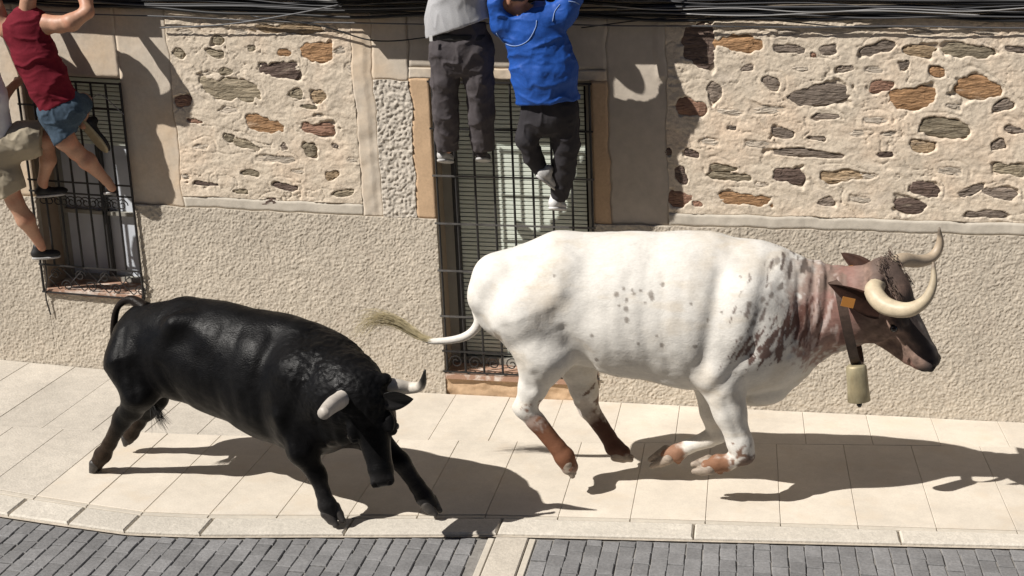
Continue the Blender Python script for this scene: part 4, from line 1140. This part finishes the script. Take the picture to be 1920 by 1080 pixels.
# ================================================================== PEOPLE clinging to the window bars
def hand(S, wrist, d, palm, curl=1.0, sc=1.0, side=1):
    "palm, four bent fingers of different length and a thumb; d = along the hand, palm = the way the palm faces"
    wrist = np.asarray(wrist, float); d = unit(d); palm = np.asarray(palm, float); palm = unit(palm - d * (palm @ d)); x = np.cross(d, palm) * side
    S.cone(wrist, wrist + d * .045 * sc, .026 * sc, .030 * sc, .015)
    S.ell(wrist + d * .055 * sc, sc * np.array([.050, .040, .017]), np.array([d, x, palm]), .012)
    for i, (o, L) in enumerate(((-.030, .062), (-.010, .076), (.010, .080), (.029, .072))):
        a = wrist + sc * (d * .085 + x * o); t = .45 * curl
        b = a + sc * L * .5 * (d * math.cos(t) + palm * math.sin(t)); t2 = 1.35 * curl
        c = b + sc * L * .34 * (d * math.cos(t2) + palm * math.sin(t2)); t3 = 2.2 * curl
        e = c + sc * L * .26 * (d * math.cos(t3) + palm * math.sin(t3))
        S.chain([a, b, c, e], [.0098 * sc, .0090 * sc, .0083 * sc, .0072 * sc], .004)
    a = wrist + sc * (d * .025 + x * .026 + palm * .006); b = a + sc * (d * .030 + x * .026 + palm * .016); c = b + sc * (d * .026 + x * .006 + palm * .018)
    S.chain([a, b, c], [.0135 * sc, .011 * sc, .009 * sc], .008)

def head(S, c, f, up, sc=1.0):
    "skull, jaw, nose, ears, brow; f = the way the face looks"
    c = np.asarray(c, float); f = unit(f); up = np.asarray(up, float); up = unit(up - f * (up @ f)); l = np.cross(up, f); A = np.array([f, l, up])
    P = lambda a, b, q: c + sc * (a * f + b * l + q * up)
    S.ell(P(-.008, 0, .03), sc * np.array([.098, .076, .090]), A, .02)
    S.cone(P(.035, 0, -.03), P(.060, 0, -.085), .060 * sc, .034 * sc, .03)
    S.ell(P(.05, 0, -.02), sc * np.array([.042, .058, .06]), A, .02)
    S.cone(P(.088, 0, .015), P(.108, 0, -.022), .010 * sc, .014 * sc, .012)
    S.cone(P(.084, -.022, -.055), P(.084, .022, -.055), .009 * sc, .009 * sc, .01)
    for s in (-1, 1):
        S.ell(P(-.008, s * .078, -.005), sc * np.array([.020, .009, .031]), A, .008)
        S.ell(P(.084, s * .032, .012), sc * np.array([.014, .017, .010]), A, .008, True)
    return P, A

def wrinkle(V, F, amp, sc, seed):
    N = vnormals(V, F); n = fbm(V * np.array(sc), 3, seed); W = V + .05 * np.stack([fbm(V * 6, 2, seed + 11), fbm(V * 6, 2, seed + 12), fbm(V * 6, 2, seed + 13)], 1)
    r = np.clip(1 - 2.6 * np.abs(fbm(W * np.array(sc), 2, seed + 3)), 0, 1) ** 2; r2 = np.clip(1 - 3 * np.abs(fbm(W * np.array(sc) * 1.9, 2, seed + 5)), 0, 1) ** 2
    return V + N * (amp * (.5 * n + .62 * r + .16 * r2 - .25))[:, None]

def garment(name, S, m, parent, res=.008, amp=.006, sc=(9, 9, 9), seed=0, disp=None):
    V, F = S.build(res); V = wrinkle(V, F, amp, sc, seed)
    return mesh_obj(name, V, F, m, parent, True)

def shoe(heel, toe, up, m, ms, parent, w=.040, sole=.012):
    heel, toe = np.asarray(heel, float), np.asarray(toe, float); d = toe - heel; L = np.linalg.norm(d); d /= L
    up = np.asarray(up, float); up = unit(up - d * (up @ d)); x = np.cross(d, up); A = np.array([d, x, up])
    S = Solid()
    S.ell(heel + d * L * .22 + up * .035, np.array([L * .30, w * .95, .045]), A, .02)
    S.ell(heel + d * L * .66 + up * .024, np.array([L * .38, w * 1.15, .036]), A, .03)
    S.cone(heel + d * L * .2 + up * .05, heel + d * L * .2 + up * .085, .040, .038, .02)
    S.cut(heel + up * .004, -up)
    V, F = S.build(.006); o = mesh_obj('shoe', V, F, m, parent, True)
    S = Solid()
    S.ell(heel + d * L * .25, np.array([L * .30, w * 1.02, .03]), A, .02); S.ell(heel + d * L * .64, np.array([L * .40, w * 1.2, .03]), A, .03)
    S.cut(heel - up * sole, -up); S.cut(heel + up * .008, up)
    V, F = S.build(.006); mesh_obj('sole', V, F, ms, o, True)
    # laces
    for k in range(3):
        c = heel + d * L * (.42 + .1 * k) + up * (.066 - .006 * k)
        mesh_obj('lace', *tube([c - x * .022 - up * .008, c + up * .002, c + x * .022 - up * .008], .004, 5), M['shoe_white'], o)
    return o
VW = np.array([0.0, 1.0, 0.0])

# ---- man in the dark red vest
def T(x, y, Y): return U(x, y, Y * KD)             # KD draws a whole figure closer to the wall
KD = .80
p_ = empty('person', tuple(U(120, 330, -.2)), 'man in dark red sleeveless shirt and denim shorts climbing the left window bars', 'person')
S = Solid()
S.cone(T(50, 28, -.52), T(53, 0, -.54), .062, .058, .03)
head(S, T(52, -26, -.55), (.15, .97, .25), (-.1, -.2, 1), 1.02)
S.chain([T(52, 62, -.50), T(84, 140, -.47), T(114, 205, -.42)], [.15, .135, .145], .05, VW, .72)
S.chain([T(14, 56, -.50), T(50, 45, -.51), T(90, 44, -.50)], [.062, .072, .066], .05)
S.chain([T(92, 44, -.50), T(112, 46, -.53), T(134, 42, -.54), T(164, 22, -.50)], [.074, .060, .063, .046], .025)
S.chain([T(164, 22, -.50), T(160, -5, -.42), T(150, -34, -.32)], [.049, .050, .032], .025)
hand(S, T(150, -34, -.32), (-.1, .5, 1), (0, 1, -.3), .9, 1.0, 1)
S.chain([T(12, 54, -.50), T(-6, 20, -.52), T(-14, -22, -.44)], [.066, .055, .046], .03)
S.chain([T(-14, -22, -.44), T(-8, -60, -.32)], [.046, .032], .025)
hand(S, T(-8, -60, -.32), (.1, .5, 1), (0, 1, -.3), .9, 1.0, -1)
# the leg he stands on
S.chain([T(100, 215, -.42), T(122, 262, -.42), T(142, 284, -.34)], [.105, .080, .062], .03)
S.chain([T(142, 284, -.34), T(164, 302, -.27), T(199, 338, -.13)], [.060, .066, .036], .03); S.ell(T(140, 281, -.37), np.array([.05, .05, .05]), None, .03)
S.cone(T(199, 338, -.13), T(210, 352, -.09), .036, .034, .02)
# the leg drawn up against the bars
S.chain([T(135, 205, -.40), T(150, 195, -.22), T(156, 190, -.14)], [.100, .075, .062], .03)
S.chain([T(156, 190, -.14), T(153, 212, -.18), T(156, 234, -.20)], [.060, .050, .036], .03)
V, F = S.build(.0075)
mesh_obj('body', V, F, M['skin'], p_, True)
S = Solid()
S.chain([T(50, 60, -.50), T(66, 105, -.49), T(88, 150, -.46), T(114, 205, -.42)], [.172, .158, .158, .165], .05, VW, .74)
S.chain([T(28, 48, -.51), T(50, 34, -.52), T(74, 36, -.51)], [.060, .072, .070], .05)
S.cut(T(112, 200, -.42), (.42, 0, -.9)); S.cut(T(52, 12, -.52), (.0, .1, 1))
S.cut(T(100, 64, -.5), (.90, -.05, .32)); S.cut(T(6, 60, -.5), (-.96, 0, .2))
garment('vest', S, M['red_cloth'], p_, .0075, .018, (4, 8, 10), 3)
S = Solid()
S.chain([T(108, 190, -.42), T(116, 208, -.42)], [.160, .165], .04, VW, .76)
S.chain([T(102, 212, -.42), T(122, 256, -.42), T(128, 268, -.41)], [.118, .094, .092], .04)
S.chain([T(136, 203, -.40), T(150, 196, -.26)], [.108, .090], .04)
S.cut(T(124, 260, -.42), (.52, .1, -.85)); S.cut(T(112, 184, -.42), (-.35, 0, .94))
garment('shorts', S, M['denim'], p_, .0075, .013, (10, 10, 10), 5)
S = Solid(); S.ell(T(50, -34, -.57), np.array([.094, .086, .086]), None, .02); S.cut(T(52, -16, -.55), (0, .9, -.5)); S.cut(T(50, 4, -.55), (0, .3, -1))
garment('hair', S, M['hair'], p_, .0075, .004, (40, 40, 40), 9)
shoe(T(200, 362, -.10), T(216, 366, .10), (0, 0, 1), M['shoe_black'], M['shoe_white'], p_)
shoe(T(152, 226, -.215), T(200, 284, -.13), (.35, .85, .35), M['shoe_black'], M['sole_tan'], p_, .044, .014)

# ---- man in white shirt and khaki shorts at the left edge
p_ = empty('person', tuple(U(60, 430, -.2)), 'man in white T-shirt and khaki shorts at the left edge with dark low shoes', 'person')
S = Solid()
S.chain([T(-62, 90, -.50), T(-45, 180, -.50), T(-20, 262, -.42)], [.15, .14, .15], .05, VW, .74)
S.cone(T(-70, 45, -.52), T(-72, 15, -.54), .062, .058, .03)
head(S, T(-74, -18, -.54), (.2, .95, .2), (0, -.2, 1))
S.chain([T(-110, 75, -.5), T(-70, 62, -.51), T(-32, 75, -.50)], [.06, .07, .064], .05)
S.chain([T(-30, 76, -.50), T(-30, 150, -.56), T(-22, 208, -.52)], [.066, .054, .046], .03)
S.chain([T(-22, 208, -.52), T(4, 184, -.38), T(26, 160, -.22)], [.047, .046, .030], .025)
hand(S, T(24, 162, -.22), (.62, .45, .55), (.2, .9, -.3), .75, 1.0, 1)
S.chain([T(-112, 78, -.5), T(-130, 20, -.5), T(-120, -50, -.34)], [.066, .05, .034], .03)
hand(S, T(-120, -50, -.34), (0, .5, 1), (0, 1, -.3), .9, 1.0, -1)
S.chain([T(0, 275, -.42), T(52, 264, -.34), T(86, 260, -.24)], [.125, .092, .066], .03)
S.chain([T(86, 260, -.24), T(90, 300, -.22), T(80, 340, -.15)], [.064, .060, .038], .03)
S.cone(T(80, 338, -.15), T(82, 352, -.13), .037, .036, .02)
S.chain([T(-8, 285, -.42), T(14, 345, -.40), T(28, 378, -.36)], [.115, .085, .064], .03)
S.chain([T(28, 378, -.36), T(48, 412, -.30), T(72, 452, -.17)], [.062, .068, .038], .03)
S.cone(T(72, 450, -.17), T(78, 464, -.14), .037, .036, .02)
V, F = S.build(.0075)
mesh_obj('body', V, F, M['skin'], p_, True)
S = Solid()
S.chain([T(-54, 95, -.50), T(-32, 180, -.50), T(-14, 258, -.44)], [.175, .172, .176], .05, VW, .76)
S.chain([T(-108, 78, -.5), T(-68, 60, -.51), T(-34, 78, -.50)], [.075, .085, .08], .05); S.cone(T(-32, 80, -.5), T(-32, 125, -.54), .085, .085, .03)
S.cut(T(8, 268, -.45), (.35, 0, -.95)); S.cut(T(-70, 38, -.52), (0, .1, 1))
garment('t_shirt', S, M['white_cloth'], p_, .0085, .008, (7, 7, 9), 13)
S = Solid()
S.cone(T(-22, 252, -.43), T(-12, 272, -.42), .165, .17, .04, VW, .8)
S.chain([T(0, 276, -.42), T(50, 262, -.35), T(92, 256, -.24)], [.150, .138, .120], .05)
S.chain([T(-6, 288, -.42), T(14, 340, -.40), T(26, 374, -.37)], [.140, .120, .118], .05)
S.cut(T(82, 258, -.26), (.95, .25, -.15)); S.cut(T(25, 362, -.37), (.35, .1, -.93))
garment('shorts', S, M['khaki'], p_, .008, .015, (8, 8, 8), 15)
S = Solid(); S.ell(T(-74, -24, -.56), np.array([.09, .09, .09]), None, .02); S.cut(T(-72, -8, -.54), (0, .9, -.5))
garment('hair', S, M['hair'], p_, .0085, .004, (40, 40, 40), 19)
shoe(T(70, 368, -.16), T(126, 362, -.02), (0, 0, 1), M['shoe_black'], M['shoe_grey'], p_)
shoe(T(62, 484, -.17), T(112, 480, -.03), (0, 0, 1), M['shoe_black'], M['shoe_grey'], p_)

KD = 1.0
# ---- man in grey T-shirt and charcoal trousers
p_ = empty('person', tuple(U(870, 290, -.2)), 'man in pale grey T-shirt and baggy charcoal trousers standing on the middle window grille', 'person')
S = Solid()
S.chain([T(866, -130, -.56), T(864, -40, -.54), T(862, 60, -.46), T(864, 90, -.44)], [.155, .135, .135, .15], .05, VW, .74)
S.cone(T(868, -175, -.56), T(870, -205, -.56), .062, .058, .03)
head(S, T(871, -235, -.56), (.3, .93, .1), (0, -.1, 1))
S.chain([T(815, -150, -.56), T(868, -162, -.56), T(922, -150, -.56)], [.062, .07, .064], .05)
for sx, xx in ((-1, 815), (1, 922)):
    S.chain([T(xx, -150, -.56), T(xx + sx * 14, -120, -.62), T(xx + sx * 8, -150, -.42), T(xx + sx * 2, -190, -.36)], [.064, .054, .045, .032], .025)
    hand(S, T(xx + sx * 2, -190, -.36), (0, .2, 1), (0, 1, -.2), .9, 1.0, sx)
S.chain([T(836, 95, -.44), T(835, 190, -.36), T(838, 276, -.20)], [.10, .075, .05], .03)
S.chain([T(895, 95, -.44), T(900, 190, -.36), T(907, 272, -.20)], [.10, .075, .05], .03)
V, F = S.build(.0085)
mesh_obj('body', V, F, M['skin'], p_, True)
S = Solid()
S.chain([T(866, -125, -.56), T(864, -40, -.54), T(860, 40, -.48), T(858, 70, -.46)], [.18, .195, .222, .226], .05, VW, .62)
S.chain([T(818, -148, -.56), T(868, -158, -.56), T(920, -148, -.56)], [.08, .09, .085], .05)
for sx, xx in ((-1, 815), (1, 922)): S.cone(T(xx, -148, -.56), T(xx + sx * 12, -124, -.60), .085, .085, .03)
S.cut(T(862, 52, -.46), (.28, 0, -.96)); S.cut(T(868, -172, -.56), (0, 0, 1))
garment('t_shirt', S, M['grey_cloth'], p_, .0085, .010, (9, 7, 5), 23)
S = Solid()
S.chain([T(862, 50, -.46), T(862, 88, -.44)], [.196, .210], .04, VW, .66)
S.chain([T(836, 92, -.44), T(834, 150, -.40), T(836, 215, -.33), T(838, 282, -.22)], [.120, .098, .090, .084], .03)
S.chain([T(895, 92, -.44), T(898, 150, -.40), T(902, 215, -.33), T(906, 278, -.22)], [.120, .100, .094, .088], .03)
S.cut(T(838, 280, -.2), (0, .1, -1)); S.cut(T(862, 42, -.46), (.0, 0, 1))
garment('trousers', S, M['trouser'], p_, .0075, .017, (9, 9, 6.5), 27)
S = Solid(); S.chain([T(862, 50, -.46), T(862, 88, -.44)], [.200, .214], .04, VW, .67); S.cut(T(862, 62, -.46), (.06, 0, 1)); S.cut(T(862, 74, -.46), (-.06, 0, -1))
garment('belt', S, M['shoe_black'], p_, .007, .001, (8, 8, 8), 28)
mesh_obj('label_tab', *tag_plate(T(808, 72, -.60), (1, 0, 0), (0, 0, 1), .022, .04), M['shoe_white'], p_)
S = Solid(); S.ell(T(871, -243, -.57), np.array([.085, .095, .09]), None, .02); S.cut(T(872, -228, -.56), (.3, .8, -.5))
garment('hair', S, M['hair'], p_, .0085, .004, (40, 40, 40), 29)
shoe(T(828, 300, -.26), T(842, 304, -.04), (0, 0, 1), M['shoe_grey'], M['shoe_grey'], p_, .046)
shoe(T(900, 297, -.26), T(910, 302, -.04), (0, 0, 1), M['trouser'], M['shoe_grey'], p_, .046)

KD = .95
# ---- man in the blue shirt
p_ = empty('person', tuple(U(1040, 375, -.2)), 'man in bright blue football shirt and dark trousers hanging in front of the middle window', 'person')
S = Solid()
S.cone(T(982, 26, -.56), T(974, 10, -.58), .062, .060, .03)
BHP, BHA = head(S, T(968, -4, -.62), (-.75, .62, .0), (-.12, -.1, 1), 1.05)
S.chain([T(1000, 60, -.54), T(1022, 140, -.50), T(1030, 195, -.44)], [.155, .14, .15], .05, VW, .74)
S.chain([T(948, 42, -.56), T(995, 36, -.56), T(1056, 24, -.54)], [.066, .072, .068], .05)
S.chain([T(946, 40, -.56), T(938, 0, -.60), T(932, -50, -.50)], [.066, .055, .046], .03)
S.chain([T(932, -50, -.50), T(936, -110, -.38)], [.045, .032], .025)
hand(S, T(936, -110, -.38), (0, .2, 1), (0, 1, -.2), .9, 1.0, -1)
S.chain([T(1058, 22, -.54), T(1076, -24, -.54), T(1080, -70, -.46)], [.068, .055, .046], .03)
S.chain([T(1080, -70, -.46), T(1072, -130, -.38)], [.045, .032], .025)
hand(S, T(1072, -130, -.38), (0, .2, 1), (0, 1, -.2), .9, 1.0, 1)
S.chain([T(1004, 205, -.43), T(988, 258, -.40), T(1018, 324, -.27)], [.09, .066, .042], .03)
S.chain([T(1056, 205, -.43), T(1061, 275, -.36), T(1050, 356, -.19)], [.09, .070, .042], .03)
V, F = S.build(.0085)
mesh_obj('body', V, F, M['skin_dark'], p_, True)
S = Solid()
S.chain([T(1000, 62, -.54), T(1020, 130, -.50), T(1030, 205, -.45)], [.212, .222, .226], .05, VW, .66)
S.chain([T(950, 46, -.56), T(995, 34, -.56), T(1056, 28, -.54)], [.092, .092, .09], .05)
S.cone(T(946, 44, -.57), T(936, 6, -.62), .092, .088, .03)
S.cone(T(1058, 24, -.54), T(1074, -16, -.55), .088, .086, .03)
S.cut(T(1030, 190, -.44), (.05, 0, -1))
S.ell(T(972, 4, -.62), np.array([.105, .16, .085]), None, .02, True)
shirt = garment('football_shirt', S, M['blue_cloth'], p_, .0075, .018, (5.5, 7, 9), 33)
from mathutils.bvhtree import BVHTree
def on_surface(o, pts, lift=.004):
    "points of an object's surface that the viewer sees at these spots"
    bv = BVHTree.FromPolygons([v.co for v in o.data.vertices], [p.vertices for p in o.data.polygons]); out = []
    for (a, b) in spline(pts, 18):
        r = Vector(ray(a, b)).normalized(); h = bv.ray_cast(Vector(CAMPOS), r)
        if h[0] is not None: out.append(np.array(h[0] + h[1] * (lift if h[1].dot(r) < 0 else -lift)))
    return out
for pts in ([(931, 62), (945, 80), (968, 86), (990, 76), (1004, 52), (1006, 38)], [(1036, 40), (1040, 22), (1050, 8)], [(1066, 2), (1078, 4), (1086, 8)]):
    q = on_surface(shirt, pts, .002)
    if len(q) > 3: mesh_obj('piping', *tube(q, .003, 5), M['blue_pale'], shirt, True)
S = Solid()
S.chain([T(1030, 190, -.44), T(1030, 208, -.43)], [.185, .188], .04, VW, .74)
S.chain([T(1004, 205, -.43), T(988, 258, -.40), T(998, 292, -.34), T(1014, 318, -.28)], [.108, .084, .068, .060], .025)
S.chain([T(1056, 205, -.43), T(1062, 270, -.37), T(1057, 320, -.27), T(1050, 362, -.19)], [.112, .094, .080, .072], .025)
S.cut(T(1030, 186, -.44), (0, 0, 1))
garment('trousers', S, M['trouser_dark'], p_, .0075, .014, (9, 9, 7), 37)
S = Solid(); S.ell(BHP(-.025, 0, .045), np.array([.100, .090, .088]), BHA, .02); S.cut(BHP(.045, 0, .02), BHA[0] * .8 - BHA[2] * .3); S.cut(BHP(0, 0, -.02), BHA[0] * .25 - BHA[2])
garment('hair', S, M['hair'], p_, .0075, .004, (40, 40, 40), 39)
shoe(T(1008, 330, -.36), T(1044, 356, -.22), (.5, .1, .85), M['shoe_grey'], M['shoe_grey'], p_)
shoe(T(1036, 390, -.24), T(1054, 392, -.04), (0, 0, 1), M['shoe_white'], M['shoe_white'], p_, .048)
